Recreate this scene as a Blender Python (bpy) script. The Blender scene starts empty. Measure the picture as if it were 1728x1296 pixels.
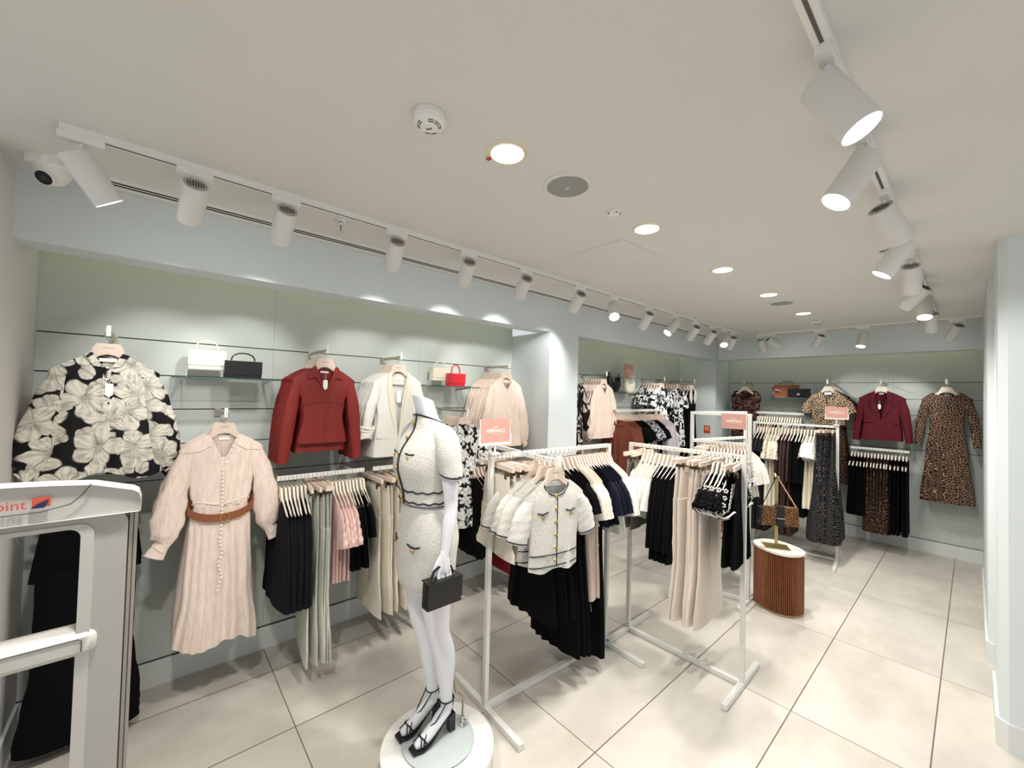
import bpy, math, random
from mathutils import Vector, Matrix
random.seed(7)
S = bpy.context.scene
R = math.radians
PI = math.pi
# ------------------------------------------------------------------ camera
cam_data = bpy.data.cameras.new('camera')
cam = bpy.data.objects.new('camera', cam_data)
S.collection.objects.link(cam)
yaw, pitch, roll = R(-48.683), R(1.3825), R(1.448)
fwd = Vector((math.sin(yaw)*math.cos(pitch), math.cos(yaw)*math.cos(pitch), math.sin(pitch)))
r0 = Vector((math.cos(yaw), -math.sin(yaw), 0)); u0 = r0.cross(fwd)
rr = r0*math.cos(roll) + u0*math.sin(roll); uu = -r0*math.sin(roll) + u0*math.cos(roll)
cam.matrix_world = Matrix(((rr.x, uu.x, -fwd.x, 0), (rr.y, uu.y, -fwd.y, 0), (rr.z, uu.z, -fwd.z, 1.65), (0, 0, 0, 1)))
cam_data.sensor_width = 36; cam_data.lens = 684.54/1728*36
cam_data.clip_start = 0.05
S.camera = cam
# ------------------------------------------------------------------ world, exposure
S.view_settings.view_transform = 'Standard'
S.view_settings.look = 'None'
S.view_settings.gamma = 1
S.view_settings.use_curve_mapping = False
S.view_settings.exposure = -0.08
W = bpy.data.worlds.new('world'); S.world = W; W.use_nodes = True
W.node_tree.nodes['Background'].inputs[0].default_value = (0.92, 0.96, 1.0, 1)
W.node_tree.nodes['Background'].inputs[1].default_value = 0.8
SPOT_W = 27.0      # each track spot
SPOT_COL = (1.0, 0.985, 0.96)
DOWN_W = 17.0       # each recessed downlight
COVE_STRENGTH = 5.0

# ------------------------------------------------------------------ object helpers
COL = S.collection
def tag(o, label=None, cat=None, group=None, kind=None):
    if label:
        o['label'] = label
    if cat: o['category'] = cat
    if group: o['group'] = group
    if kind: o['kind'] = kind
    return o
def empty(name, loc=(0, 0, 0), rz=0.0, parent=None):
    o = bpy.data.objects.new(name, None); COL.objects.link(o)
    o.location = loc; o.rotation_euler = (0, 0, rz); o.empty_display_size = .05
    if parent: o.parent = parent
    return o
def thing(name, label, cat, loc=(0, 0, 0), rz=0.0, group=None):
    return tag(empty(name, loc, rz), label, cat, group)
def mobj(name, me, parent=None, loc=None, rot=None):
    o = bpy.data.objects.new(name, me); COL.objects.link(o)
    if parent: o.parent = parent
    if loc is not None: o.location = loc
    if rot is not None: o.rotation_euler = rot
    return o
def struct(name, me, parent=None):
    o = mobj(name, me, parent)
    if parent is None: o['kind'] = 'structure'
    return o
def lerp(a, b, t): return a + (b-a)*t
def prof(tab, z):
    """piecewise-smooth interpolation over a table of (z, value), z in any order"""
    tab = sorted(tab)
    if z <= tab[0][0]: return tab[0][1]
    for (a, va), (b, vb) in zip(tab, tab[1:]):
        if z <= b:
            t = (z-a)/(b-a) if b > a else 0
            t = t*t*(3-2*t)
            return va+(vb-va)*t
    return tab[-1][1]

class MB:
    def __init__(s): s.v = []; s.f = []
    def add(s, vs, fs):
        n = len(s.v); s.v += [tuple(v) for v in vs]; s.f += [tuple(i+n for i in f) for f in fs]
    def box(s, c, d, rz=0.0, M=None):
        x, y, z = d[0]/2, d[1]/2, d[2]/2
        vs = [Vector((i*x, j*y, k*z)) for i in (-1, 1) for j in (-1, 1) for k in (-1, 1)]
        if M is not None: vs = [M @ v for v in vs]
        if rz:
            q = Matrix.Rotation(rz, 3, 'Z'); vs = [q @ v for v in vs]
        c = Vector(c)
        s.add([v+c for v in vs], [(0, 1, 3, 2), (4, 6, 7, 5), (0, 4, 5, 1), (2, 3, 7, 6), (0, 2, 6, 4), (1, 5, 7, 3)])
    def bx(s, x0, x1, y0, y1, z0, z1): s.box(((x0+x1)/2, (y0+y1)/2, (z0+z1)/2), (abs(x1-x0), abs(y1-y0), abs(z1-z0)))
    def bar(s, a, b, w, h):
        """square section bar between two points"""
        a = Vector(a); b = Vector(b); d = (b-a); L = d.length; d.normalize()
        up = Vector((0, 0, 1)) if abs(d.z) < .9 else Vector((0, 1, 0))
        sx = d.cross(up).normalized(); sy = sx.cross(d).normalized()
        vs = []
        for p in (a, b):
            for i, j in ((-1, -1), (1, -1), (1, 1), (-1, 1)): vs.append(p + sx*i*w/2 + sy*j*h/2)
        s.add(vs, [(0, 1, 2, 3), (7, 6, 5, 4), (0, 4, 5, 1), (1, 5, 6, 2), (2, 6, 7, 3), (3, 7, 4, 0)])
    def loft(s, rings, cap=(True, True), closed=True):
        n = len(rings[0]); vs = [p for r in rings for p in r]; fs = []
        for i in range(len(rings)-1):
            for j in range(n if closed else n-1):
                k = (j+1) % n
                fs.append((i*n+j, i*n+k, (i+1)*n+k, (i+1)*n+j))
        if cap[0]: fs.append(tuple(range(n))[::-1])
        if cap[1]: fs.append(tuple(range((len(rings)-1)*n, len(rings)*n)))
        s.add(vs, fs)
    def tube(s, pts, r, n=8, cap=True, flat=1.0, ref=None, rr=None):
        """tube along points; r a number or a list; flat = second radius factor"""
        pts = [Vector(p) for p in pts]; m = len(pts); rings = []
        prev = None
        for i, p in enumerate(pts):
            t = (pts[min(i+1, m-1)] - pts[max(i-1, 0)]).normalized()
            if ref is not None: a = Vector(ref)
            else: a = prev if prev is not None else (Vector((0, 0, 1)) if abs(t.z) < .8 else Vector((0, 1, 0)))
            b = a - t*a.dot(t)
            if b.length < 1e-5: b = t.orthogonal()
            b.normalize(); prev = b; c = t.cross(b)
            ra = r[i] if isinstance(r, (list, tuple)) else r
            rb = rr[i] if rr is not None else ra*flat
            rings.append([p + c*ra*math.cos(2*PI*k/n) + b*rb*math.sin(2*PI*k/n) for k in range(n)])
        s.loft(rings, (cap, cap))
    def cyl(s, a, b, r, r2=None, n=20): s.tube([a, b], [r, r if r2 is None else r2], n)
    def lathe(s, prof_, c=(0, 0, 0), n=32, sx=1, sy=1, cap=(True, True)):
        s.loft([[(c[0]+r*sx*math.cos(2*PI*k/n), c[1]+r*sy*math.sin(2*PI*k/n), c[2]+z) for k in range(n)] for r, z in prof_], cap)
    def prism(s, outline, y0, y1, M=None):
        """outline in x,z extruded along y"""
        n = len(outline)
        vs = [Vector((x, y0, z)) for x, z in outline] + [Vector((x, y1, z)) for x, z in outline]
        if M is not None: vs = [M @ v for v in vs]
        s.add(vs, [tuple(range(n)), tuple(range(2*n-1, n-1, -1))] + [(i, i+n, (i+1) % n+n, (i+1) % n) for i in range(n)])
    def strip(s, pts, w, y_off=0, thick=.003, nrm=(0, -1, 0)):
        s.tube(pts, w/2, 6)
    def ball(s, c, r, n=14, m=8, sx=1, sy=1, sz=1):
        rings = []
        for i in range(1, m):
            a = PI*i/m
            rings.append([(c[0]+r*sx*math.sin(a)*math.cos(2*PI*k/n), c[1]+r*sy*math.sin(a)*math.sin(2*PI*k/n), c[2]+r*sz*math.cos(a)) for k in range(n)])
        s.loft(rings)
    def grid(s, fn, nu, nv):
        vs = [fn(i/(nu-1), j/(nv-1)) for j in range(nv) for i in range(nu)]
        s.add(vs, [(j*nu+i, j*nu+i+1, (j+1)*nu+i+1, (j+1)*nu+i) for j in range(nv-1) for i in range(nu-1)])
    def mesh(s, name, mat, smooth=40):
        me = bpy.data.meshes.new(name); me.from_pydata(s.v, [], s.f); me.validate()
        if mat: me.materials.append(mat)
        if smooth:
            me.polygons.foreach_set('use_smooth', [True]*len(me.polygons))
            me.set_sharp_from_angle(angle=R(smooth))
        me.update()
        return me
def fixn(me):
    import bmesh
    b = bmesh.new(); b.from_mesh(me); bmesh.ops.recalc_face_normals(b, faces=b.faces); b.to_mesh(me); b.free(); return me
def weld(me, d=1e-5):
    import bmesh
    b = bmesh.new(); b.from_mesh(me); bmesh.ops.remove_doubles(b, verts=b.verts, dist=d); bmesh.ops.recalc_face_normals(b, faces=b.faces); b.to_mesh(me); b.free(); return me

# ------------------------------------------------------------------ material helpers
class NT:
    def __init__(s, name):
        s.m = bpy.data.materials.new(name); s.m.use_nodes = True; s.t = s.m.node_tree
        s.b = s.t.nodes['Principled BSDF']
    def n(s, typ, **kw):
        o = s.t.nodes.new(typ)
        for k, v in kw.items():
            if k.startswith('i_'):
                key = k[2:]; key = int(key) if key.isdigit() else key.replace('_', ' ')
                s.put(o.inputs[key], v)
            else: setattr(o, k, v)
        return o
    def put(s, inp, v):
        if isinstance(v, bpy.types.NodeSocket): s.t.links.new(v, inp)
        elif isinstance(v, bpy.types.Node): s.t.links.new(v.outputs[0], inp)
        elif isinstance(v, (tuple, list)) and len(v) == 3 and len(inp.default_value) == 4: inp.default_value = (*v, 1)
        else: inp.default_value = v
    def math(s, op, a, b=None, c=None, clamp=False):
        o = s.t.nodes.new('ShaderNodeMath'); o.operation = op; o.use_clamp = clamp
        s.put(o.inputs[0], a)
        if b is not None: s.put(o.inputs[1], b)
        if c is not None: s.put(o.inputs[2], c)
        return o.outputs[0]
    def vmath(s, op, a, b=None):
        o = s.t.nodes.new('ShaderNodeVectorMath'); o.operation = op; s.put(o.inputs[0], a)
        if b is not None: s.put(o.inputs[1], b)
        return o.outputs[0]
    def mix(s, f, a, b):
        o = s.t.nodes.new('ShaderNodeMix'); o.data_type = 'RGBA'
        s.put(o.inputs[0], f); s.put(o.inputs[6], a); s.put(o.inputs[7], b); return o.outputs[2]
    def step(s, x, a, b):
        o = s.t.nodes.new('ShaderNodeMapRange'); o.interpolation_type = 'SMOOTHSTEP'
        s.put(o.inputs[0], x); o.inputs[1].default_value = a; o.inputs[2].default_value = b; return o.outputs[0]
    def coords(s): return s.t.nodes.new('ShaderNodeTexCoord').outputs['Object']
    def sep(s, v): return s.n('ShaderNodeSeparateXYZ', i_0=v).outputs
    def comb(s, x, y, z=0.0): return s.n('ShaderNodeCombineXYZ', i_0=x, i_1=y, i_2=z).outputs[0]
    def noise(s, vec, scale, detail=2, rough=.5):
        return s.n('ShaderNodeTexNoise', i_Vector=vec, i_Scale=scale, i_Detail=detail, i_Roughness=rough).outputs[0]
    def bump(s, h, strength=.3, dist=.002):
        o = s.n('ShaderNodeBump', i_Strength=strength, i_Distance=dist, i_Height=h)
        s.t.links.new(o.outputs[0], s.b.inputs['Normal'])
    def set(s, **kw):
        for k, v in kw.items(): s.put(s.b.inputs[k.replace('_', ' ')], v)
        return s.m
def lin(r, g, b):
    f = lambda c: (c/255/12.92) if c/255 <= .04045 else ((c/255+.055)/1.055)**2.4
    return (f(r), f(g), f(b))
MATS = {}
def plain(name, col, rough=.5, metal=0.0, spec=.5, **kw):
    if name in MATS: return MATS[name]
    t = NT(name); t.set(Base_Color=col, Roughness=rough, Metallic=metal); t.b.inputs['Specular IOR Level'].default_value = spec
    for k, v in kw.items(): t.put(t.b.inputs[k.replace('_', ' ')], v)
    MATS[name] = t.m; return t.m
def fabric(name, col, rough=.85, bump='weave', bs=.25, sheen=.0, spec=.25, var=.06):
    """cloth with its own fine structure"""
    if name in MATS: return MATS[name]
    t = NT(name); c = t.coords()
    oi = t.n('ShaderNodeObjectInfo').outputs['Random']
    if bump == 'weave': h = t.noise(c, 900, 2)
    elif bump == 'crinkle':
        v = t.vmath('MULTIPLY', c, (60.0, 60.0, 9.0)); h = t.noise(v, 1.6, 4, .6)
    elif bump == 'tweed': h = t.noise(t.vmath('MULTIPLY', c, (1.0, 1.0, 1.8)), 95, 5, .75)
    elif bump == 'rib':
        xs = t.sep(c); h = t.math('SINE', t.math('MULTIPLY', t.math('ADD', xs[0], xs[1]), 900.0))
    elif bump == 'satin': h = t.noise(c, 25, 2)
    n2 = t.noise(c, 12, 2)
    d = tuple(x*(1-var*2) for x in col)
    base = t.mix(t.math('MULTIPLY', n2, .5), col, d)
    if bump == 'tweed':
        base = t.mix(t.step(h, .30, .58), tuple(x*.74 for x in col), base)
    if bump == 'crinkle':
        base = t.mix(t.step(h, .35, .6), tuple(x*.86 for x in col), base)
    k = t.math('ADD', t.math('MULTIPLY', oi, var), 1-var/2)
    base = t.vmath('SCALE', base); t.put(base.node.inputs[3], k)
    t.set(Base_Color=base, Roughness=rough); t.b.inputs['Specular IOR Level'].default_value = spec
    if sheen: t.b.inputs['Sheen Weight'].default_value = sheen
    t.bump(h, bs, .004 if bump in ('crinkle', 'tweed') else .001)
    MATS[name] = t.m; return t.m
def flatc(t, rnd=True):
    """cloth plane coordinates that do not smear on the sides"""
    c = t.sep(t.coords())
    u = t.math('ADD', c[0], t.math('MULTIPLY', c[1], .8)); v = c[2]
    if rnd:
        oi = t.n('ShaderNodeObjectInfo').outputs['Random']
        u = t.math('ADD', u, t.math('MULTIPLY', oi, 7.3)); v = t.math('ADD', v, t.math('MULTIPLY', oi, 3.1))
    return t.comb(u, v)
def floral(name, bg, fg, shade, scale=9.0, fill=.62, stretch=1.0, rough=.7):
    """large blooms on a plain ground"""
    if name in MATS: return MATS[name]
    t = NT(name); c = flatc(t)
    if stretch != 1.0: c = t.vmath('MULTIPLY', c, (stretch, 1.0, 1.0))
    nd = t.n('ShaderNodeTexNoise', i_Vector=c, i_Scale=scale*1.6, i_Detail=2.0).outputs['Color']
    cw = t.vmath('ADD', c, t.vmath('MULTIPLY', t.vmath('SUBTRACT', nd, (.5, .5, .5)), (.035*9/scale,)*3))
    def bloom(vec, sc, pet, rad, off):
        vo = t.n('ShaderNodeTexVoronoi', voronoi_dimensions='2D', i_Vector=t.vmath('ADD', vec, (off, off*.7, 0)), i_Scale=sc, i_Randomness=.8)
        dv = t.sep(t.vmath('SUBTRACT', t.vmath('ADD', vec, (off, off*.7, 0)), vo.outputs['Position']))
        an = t.math('ARCTAN2', dv[1], dv[0]); cr = t.sep(vo.outputs['Color'])
        ph = t.math('ADD', t.math('MULTIPLY', an, pet), t.math('MULTIPLY', cr[0], 6.28))
        pw = t.math('ABSOLUTE', t.math('COSINE', ph))
        dist = vo.outputs['Distance']
        q = t.math('DIVIDE', dist, t.math('ADD', t.math('MULTIPLY', pw, .35*rad), .65*rad))
        vein = t.math('SINE', t.math('ADD', t.math('MULTIPLY', an, 17.0), t.math('MULTIPLY', t.noise(vec, sc*1.5, 3), 14.0)))
        inner = t.math('SUBTRACT', t.math('ADD', t.math('MULTIPLY', t.step(pw, .02, .45), 1.0), t.math('MULTIPLY', t.step(vein, -.9, .3), .55)), t.math('MULTIPLY', t.step(q, .45, .05), .7))
        return t.step(q, 1.0, .9), inner, q, pw
    m1, i1, q1, p1 = bloom(cw, scale, 2.5, fill, 0.0)
    m2, i2, q2, p2 = bloom(cw, scale*1.7, 1.0, fill*.62, 5.3)
    streak = t.noise(t.vmath('MULTIPLY', cw, (1.6, 2.2, 1.0)), scale*2.0, 5, .65)
    tone = t.math('ADD', t.math('MULTIPLY', t.math('MAXIMUM', t.math('MULTIPLY', i1, m1), t.math('MULTIPLY', i2, t.math('SUBTRACT', 1.0, m1))), .42), t.math('MULTIPLY', t.step(streak, .30, .62), .42))
    colr = t.mix(t.math('MULTIPLY', tone, 1.0, clamp=True), shade, fg)
    mask = t.math('MAXIMUM', m1, t.math('MULTIPLY', m2, .9))
    t.set(Base_Color=t.mix(mask, bg, colr), Roughness=rough); t.b.inputs['Specular IOR Level'].default_value = .25
    t.bump(t.noise(t.coords(), 40, 2), .2, .004)
    MATS[name] = t.m; return t.m
def abstract(name, bg, fg, scale=22.0, thr=.5, stretch=(1.0, .45), extra=None, rough=.75):
    """broken brush strokes"""
    if name in MATS: return MATS[name]
    t = NT(name); c = t.vmath('MULTIPLY', flatc(t), (stretch[0], stretch[1], 1.0))
    nz = t.n('ShaderNodeTexNoise', noise_dimensions='2D', i_Vector=c, i_Scale=scale, i_Detail=1.0, i_Distortion=1.6).outputs[0]
    col = t.mix(t.step(nz, thr-.02, thr+.02), bg, fg)
    if extra:
        n2 = t.noise(t.vmath('ADD', c, (3.0, 1.0, 0)), scale*.8, 1)
        col = t.mix(t.step(n2, .56, .6), col, extra)
    t.set(Base_Color=col, Roughness=rough); t.b.inputs['Specular IOR Level'].default_value = .2
    MATS[name] = t.m; return t.m
def leopard(name, base, dark, mid, scale=34.0, edge=.10, rough=.7):
    if name in MATS: return MATS[name]
    t = NT(name); c = flatc(t)
    nd = t.n('ShaderNodeTexNoise', i_Vector=c, i_Scale=scale*.8, i_Detail=1.0).outputs['Color']
    c = t.vmath('ADD', c, t.vmath('MULTIPLY', t.vmath('SUBTRACT', nd, (.5, .5, .5)), (.5/scale,)*3))
    e = t.n('ShaderNodeTexVoronoi', voronoi_dimensions='2D', feature='DISTANCE_TO_EDGE', i_Vector=c, i_Scale=scale).outputs['Distance']
    d = t.n('ShaderNodeTexVoronoi', voronoi_dimensions='2D', i_Vector=c, i_Scale=scale).outputs['Distance']
    col = t.mix(t.step(d, .17, .24), mid, dark)
    col = t.mix(t.step(e, edge, edge-.05), col, base)
    t.set(Base_Color=col, Roughness=rough); t.b.inputs['Specular IOR Level'].default_value = .2
    MATS[name] = t.m; return t.m
def dots(name, bg, fg, scale=70.0, r=.3, rough=.8):
    if name in MATS: return MATS[name]
    t = NT(name); c = flatc(t)
    d = t.n('ShaderNodeTexVoronoi', voronoi_dimensions='2D', i_Vector=c, i_Scale=scale).outputs['Distance']
    t.set(Base_Color=t.mix(t.step(d, r, r-.08), bg, fg), Roughness=rough); t.b.inputs['Specular IOR Level'].default_value = .2
    MATS[name] = t.m; return t.m
def wall_mat(name, col, rough=.7, bs=.06):
    if name in MATS: return MATS[name]
    t = NT(name); c = t.coords()
    base = t.mix(t.noise(c, 1.7, 3), col, tuple(x*.95 for x in col))
    t.set(Base_Color=base, Roughness=rough); t.b.inputs['Specular IOR Level'].default_value = .3
    t.bump(t.noise(c, 260, 2), bs, .002)
    MATS[name] = t.m; return t.m

M_BEAM = wall_mat('pale_blue_grey_paint', lin(220, 228, 229))
M_PANEL = wall_mat('sage_grey_panel', lin(200, 206, 201), .55, .02)
M_CEIL = wall_mat('ceiling_paint', lin(224, 223, 218), .9, .12)
M_SKIRT = wall_mat('skirting_paint', lin(222, 225, 222), .5, .02)
M_WHITE = plain('white_enamel', lin(236, 235, 230), .35)
M_LAMP = plain('lamp_white', lin(226, 224, 220), .45)
M_RACK = plain('rack_white_powder_coat', lin(222, 222, 217), .4)
M_DARK = plain('dark_groove', lin(40, 40, 42), .6)
M_BLACKP = plain('black_plastic', lin(16, 16, 18), .35)
M_CHROME = plain('chrome', (.75, .75, .74), .18, 1.0)
M_BRASSY = plain('hook_metal', lin(190, 184, 168), .3, 1.0)
M_BRASS = plain('aged_brass', lin(176, 158, 108), .35, 1.0)
M_GOLD = plain('gold_button', lin(214, 178, 110), .28, 1.0)
M_HANGER = plain('pale_wood_hanger', lin(222, 202, 186), .45)
M_HANGW = plain('cream_hanger', lin(228, 218, 200), .45)
M_TAG = plain('price_tag_card', lin(245, 245, 243), .6)
M_PINKSIGN = plain('pink_card', lin(198, 148, 136), .6)
M_TEXTW = plain('white_print', lin(250, 245, 240), .6)
M_ACRYL = plain('clear_acrylic', (1, 1, 1), .03, Transmission_Weight=.0, Alpha=.22)
M_MANN = plain('mannequin_white', lin(224, 225, 230), .5)
M_RUSTP = plain('red_print', lin(205, 90, 70), .5)
M_NAVYP = plain('navy_print', lin(30, 40, 90), .5)

def glass_mat():
    t = NT('shelf_glass')
    t.set(Base_Color=(.72, .86, .80), Roughness=.04, Alpha=.30); t.b.inputs['Specular IOR Level'].default_value = .6
    return t.m
M_GLASS = glass_mat()
M_GLASSEDGE = plain('glass_edge_green', lin(60, 90, 82), .15)
def emit(name, col, strength):
    t = NT(name); t.set(Base_Color=(.8, .8, .8), Emission_Color=col, Emission_Strength=strength); return t.m
M_LENS = emit('lamp_lens_lit', (1, .97, .92), 9.0)
M_DOWN = emit('downlight_lit', (1, .96, .88), 7.0)
M_COVE = emit('cove_led', (.86, .88, .52), COVE_STRENGTH)

def floor_mat():
    t = NT('large_beige_tiles'); c = t.coords(); x = t.sep(c)
    TX, TY, OX, OY = .514, 1.015, -.131, .572
    def line(v, o, p, w):
        f = t.math('FRACT', t.math('DIVIDE', t.math('SUBTRACT', v, o-20*p), p))
        d = t.math('MULTIPLY', t.math('MINIMUM', f, t.math('SUBTRACT', 1.0, f)), p)
        return t.step(d, w+.0012, w), t.math('FLOOR', t.math('DIVIDE', t.math('SUBTRACT', v, o-20*p), p))
    lx, ix = line(x[0], OX, TX, .0022); ly, iy = line(x[1], OY, TY, .0017)
    g = t.math('MAXIMUM', lx, ly)
    wn = t.n('ShaderNodeTexWhiteNoise', noise_dimensions='2D', i_Vector=t.comb(ix, iy)).outputs[0]
    cloud = t.noise(t.vmath('ADD', t.vmath('MULTIPLY', c, (1.3, .8, 1)), t.comb(t.math('MULTIPLY', wn, 9.0), ix)), 2.2, 5, .6)
    a, b = lin(213, 207, 197), lin(192, 186, 175)
    col = t.mix(t.step(cloud, .35, .7), a, b)
    col = t.mix(t.math('MULTIPLY', wn, .25), col, lin(204, 199, 191))
    col = t.mix(g, col, lin(112, 102, 90))
    t.set(Base_Color=col, Roughness=t.math('ADD', t.math('MULTIPLY', cloud, .2), .28)); t.b.inputs['Specular IOR Level'].default_value = .35
    t.bump(t.math('MULTIPLY', g, -1.0), .4, .002)
    return t.m
M_FLOOR = floor_mat()

# ------------------------------------------------------------------ room shell
XW, YW, XB, YB, ZC, ZS = -2.975, 6.526, -2.47, 6.10, 2.485, 2.21
Y0 = -.44
m = MB(); m.bx(-3.4, 3.2, -3.0, 6.9, -.1, 0); struct('floor', m.mesh('floor', M_FLOOR, 0))
m = MB(); m.bx(-3.4, 3.2, -3.0, 6.9, ZC, ZC+.1); struct('ceiling', m.mesh('ceiling', M_CEIL, 0))
GZ = [1.895, 1.703, 1.515, 1.32, 1.125]
def panel_wall(name, axis, v, a, b, groove_name, joints):
    """slat wall: boards between real grooves, dark metal inserts in the grooves"""
    m = MB(); g = MB()
    def bx(m_, d0, d1, a_, b_, z0, z1):
        if axis == 'x': m_.bx(v-d1, v-d0, a_, b_, z0, z1)
        else: m_.bx(a_, b_, v+d0, v+d1, z0, z1)
    zs = [ZC] + sum([[z+.003, z-.003] for z in GZ], []) + [0.0]
    js = [a]+[q for q in joints if a < q < b]+[b]
    for j0, j1 in zip(js, js[1:]):
        for k in range(0, len(zs), 2): bx(m, 0, .02, j0+.0005, j1-.0005, zs[k+1], zs[k])
    bx(m, .02, .05, a, b, 0, ZC)
    for z in GZ: bx(g, .0105, .0195, a, b, z-.0029, z+.0029)
    struct(name, m.mesh(name, M_PANEL, 0)); struct(groove_name, g.mesh(groove_name, M_DARK, 0))
panel_wall('wall_left', 'x', XW, Y0, 2.605, 'trim_1', (.565, 1.6))
panel_wall('wall_left_far', 'x', XW, 2.995, 6.05, 'trim_2', (4.0, 5.0))
panel_wall('wall_back', 'y', YW, -2.44, .075, 'trim_3', (-1.6, -.62))
m = MB(); m.bx(XW-.03, -2.2, Y0-.12, Y0, 0, ZC); struct('wall_near', m.mesh('w', wall_mat('near_wall_paint', lin(226, 224, 220)), 0))
m = MB(); m.bx(XW-.03, XB, 2.605, 2.995, 0, ZS); struct('wall_left_pier', m.mesh('w', M_BEAM, 0))
m = MB(); m.bx(XW-.03, -2.445, 6.05, 6.6, 0, ZS); m.bx(XW-.03, -2.445, 6.101, 6.6, ZS, ZC); struct('wall_corner_pier', m.mesh('w', M_BEAM, 0))
# beams over the recesses with an open cove slot behind them
m = MB(); m.bx(XB-.13, XB, Y0, 6.1, ZS, ZC); struct('trim_4', m.mesh('b', M_BEAM, 0))
m = MB(); m.bx(-2.44, .8, YB, YB+.13, ZS, ZC); struct('trim_5', m.mesh('b', M_BEAM, 0))
# skirtings
def skirt(name, x0, x1, y0, y1):
    m = MB(); m.bx(x0, x1, y0, y1, 0, .132); m.bx(min(x0, x1), max(x0, x1), y0, y1, .132, .136)
    return struct(name, m.mesh(name, M_SKIRT, 0))
skirt('baseboard_left', XW, XW+.012, Y0, 2.605)
skirt('baseboard_left_far', XW, XW+.012, 2.995, 6.05)
skirt('baseboard_back', -2.44, .075, YW-.012, YW)
skirt('baseboard_pier', XB, XB+.012, 2.595, 3.005)
skirt('baseboard_near', -2.2, XW+.012, Y0, Y0+.012)
skirt('baseboard_corner', XB, XB+.03, 6.04, 6.051)
# dark joint line above the skirtings
m = MB(); m.bx(XW+.0005, XW+.004, Y0, 2.6, .1365, .142); m.bx(XW+.0005, XW+.004, 3.0, 6.05, .1365, .142); m.bx(-2.44, .07, YW-.004, YW-.0005, .1365, .142)
struct('trim_6', m.mesh('t', M_DARK, 0))
# right hand piers and walls
def pier(name, x0, x1, y0, y1, bev=.03):
    m = MB(); o = [(x0+bev, y0), (x1, y0), (x1, y1), (x0+bev*.5, y1), (x0, y1-bev*.5), (x0, y0+bev)]
    m.loft([[(x, y, 0) for x, y in o], [(x, y, ZC) for x, y in o]]); struct(name, fixn(m.mesh(name, M_BEAM, 0)))
pier('wall_right', .082, .95, 3.12, 3.66)
pier('wall_right_middle', .062, .95, 4.06, 5.9)
pier('wall_right_far', .082, .95, 6.02, 6.6)
m = MB(); m.bx(.9, .95, 3.6, 6.1, 0, ZC); struct('wall_right_passage', m.mesh('w', M_BEAM, 0))
def pskirt(name, x0, y0, y1, bev=.03):
    m = MB(); d = .012
    o = [(x0+bev-.004, y0-d), (.95, y0-d), (.95, y0), (x0+bev, y0), (x0, y0+bev), (x0, y1), (x0-d, y1), (x0-d, y0+bev-.004)]
    m.loft([[(x, y, 0) for x, y in o], [(x, y, .134) for x, y in o]]); struct(name, fixn(m.mesh(name, M_SKIRT, 0)))
pskirt('baseboard_right', .082, 3.12, 3.66); pskirt('baseboard_right_middle', .062, 4.06, 5.9); pskirt('baseboard_right_far', .082, 6.02, 6.5)

# cove light strips: real LED strips lying behind the beams
def cove(label, a, b):
    t = thing('cove_light_strip', label, 'light', a)
    d = Vector(b)-Vector(a); m = MB(); m.bar((0, 0, 0), d, .02, .012); mobj('led_strip', m.mesh('led', M_COVE, 0), t)
    m = MB(); m.bar((0, 0, -.011), d+Vector((0, 0, -.011)), .03, .008); mobj('mounting_rail', m.mesh('r', M_WHITE, 0), t)
cove('hidden light strip behind the beam of the near left recess', (-2.63, Y0+.03, 2.30), (-2.63, 2.59, 2.30))
cove('hidden light strip behind the beam of the far left recess', (-2.63, 3.02, 2.30), (-2.63, 6.03, 2.30))
cove('hidden light strip behind the beam of the back wall recess', (-2.42, YB+.16, 2.30), (.06, YB+.16, 2.30))
m = MB(); m.bx(XB-.16, XB-.13, Y0, 6.1, ZS, ZS+.06); struct('trim_7', m.mesh('t', M_BEAM, 0))
m = MB(); m.bx(-2.44, .07, YB+.13, YB+.17, ZS, ZS+.06); struct('trim_8', m.mesh('t', M_BEAM, 0))
# slot air diffuser along the ceiling edge
t = thing('slot_diffuser', 'long white linear air diffuser with two black slots along the ceiling edge', 'air vent', (-2.36, 3.0, ZC))
m = MB()
m.box((-.004, 0, -.0015), (.008, 6.4, .003)); m.box((.036, 0, -.0015), (.032, 6.4, .003)); m.box((-.042, 0, -.0015), (.028, 6.4, .003)); mobj('frame', m.mesh('f', M_WHITE, 0), t)
m = MB(); m.box((-.004, 0, -.0008), (.06, 6.38, .0016)); mobj('slot', m.mesh('s', plain('slot_black', (.004, .004, .004), .8), 0), t)
m = MB(); m.bx(-1.63, -1.22, 1.84, 2.21, ZC-.004, ZC+.001)
def access():
    t = thing('ceiling_access_panel', 'flush square access hatch in the ceiling beside a downlight', 'hatch', (-1.41, 2.02, ZC))
    m = MB(); m.box((0, 0, -.0008), (.37, .37, .0016)); mobj('panel', m.mesh('p', M_CEIL, 0), t)
    m = MB()
    for s in (-1, 1): m.box((s*.186, 0, -.0008), (.0018, .3735, .0016)); m.box((0, s*.186, -.0008), (.3735, .0018, .0016))
    mobj('gap_line', m.mesh('g', plain('gap_grey', lin(190, 186, 178), .8), 0), t)
access()

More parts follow.
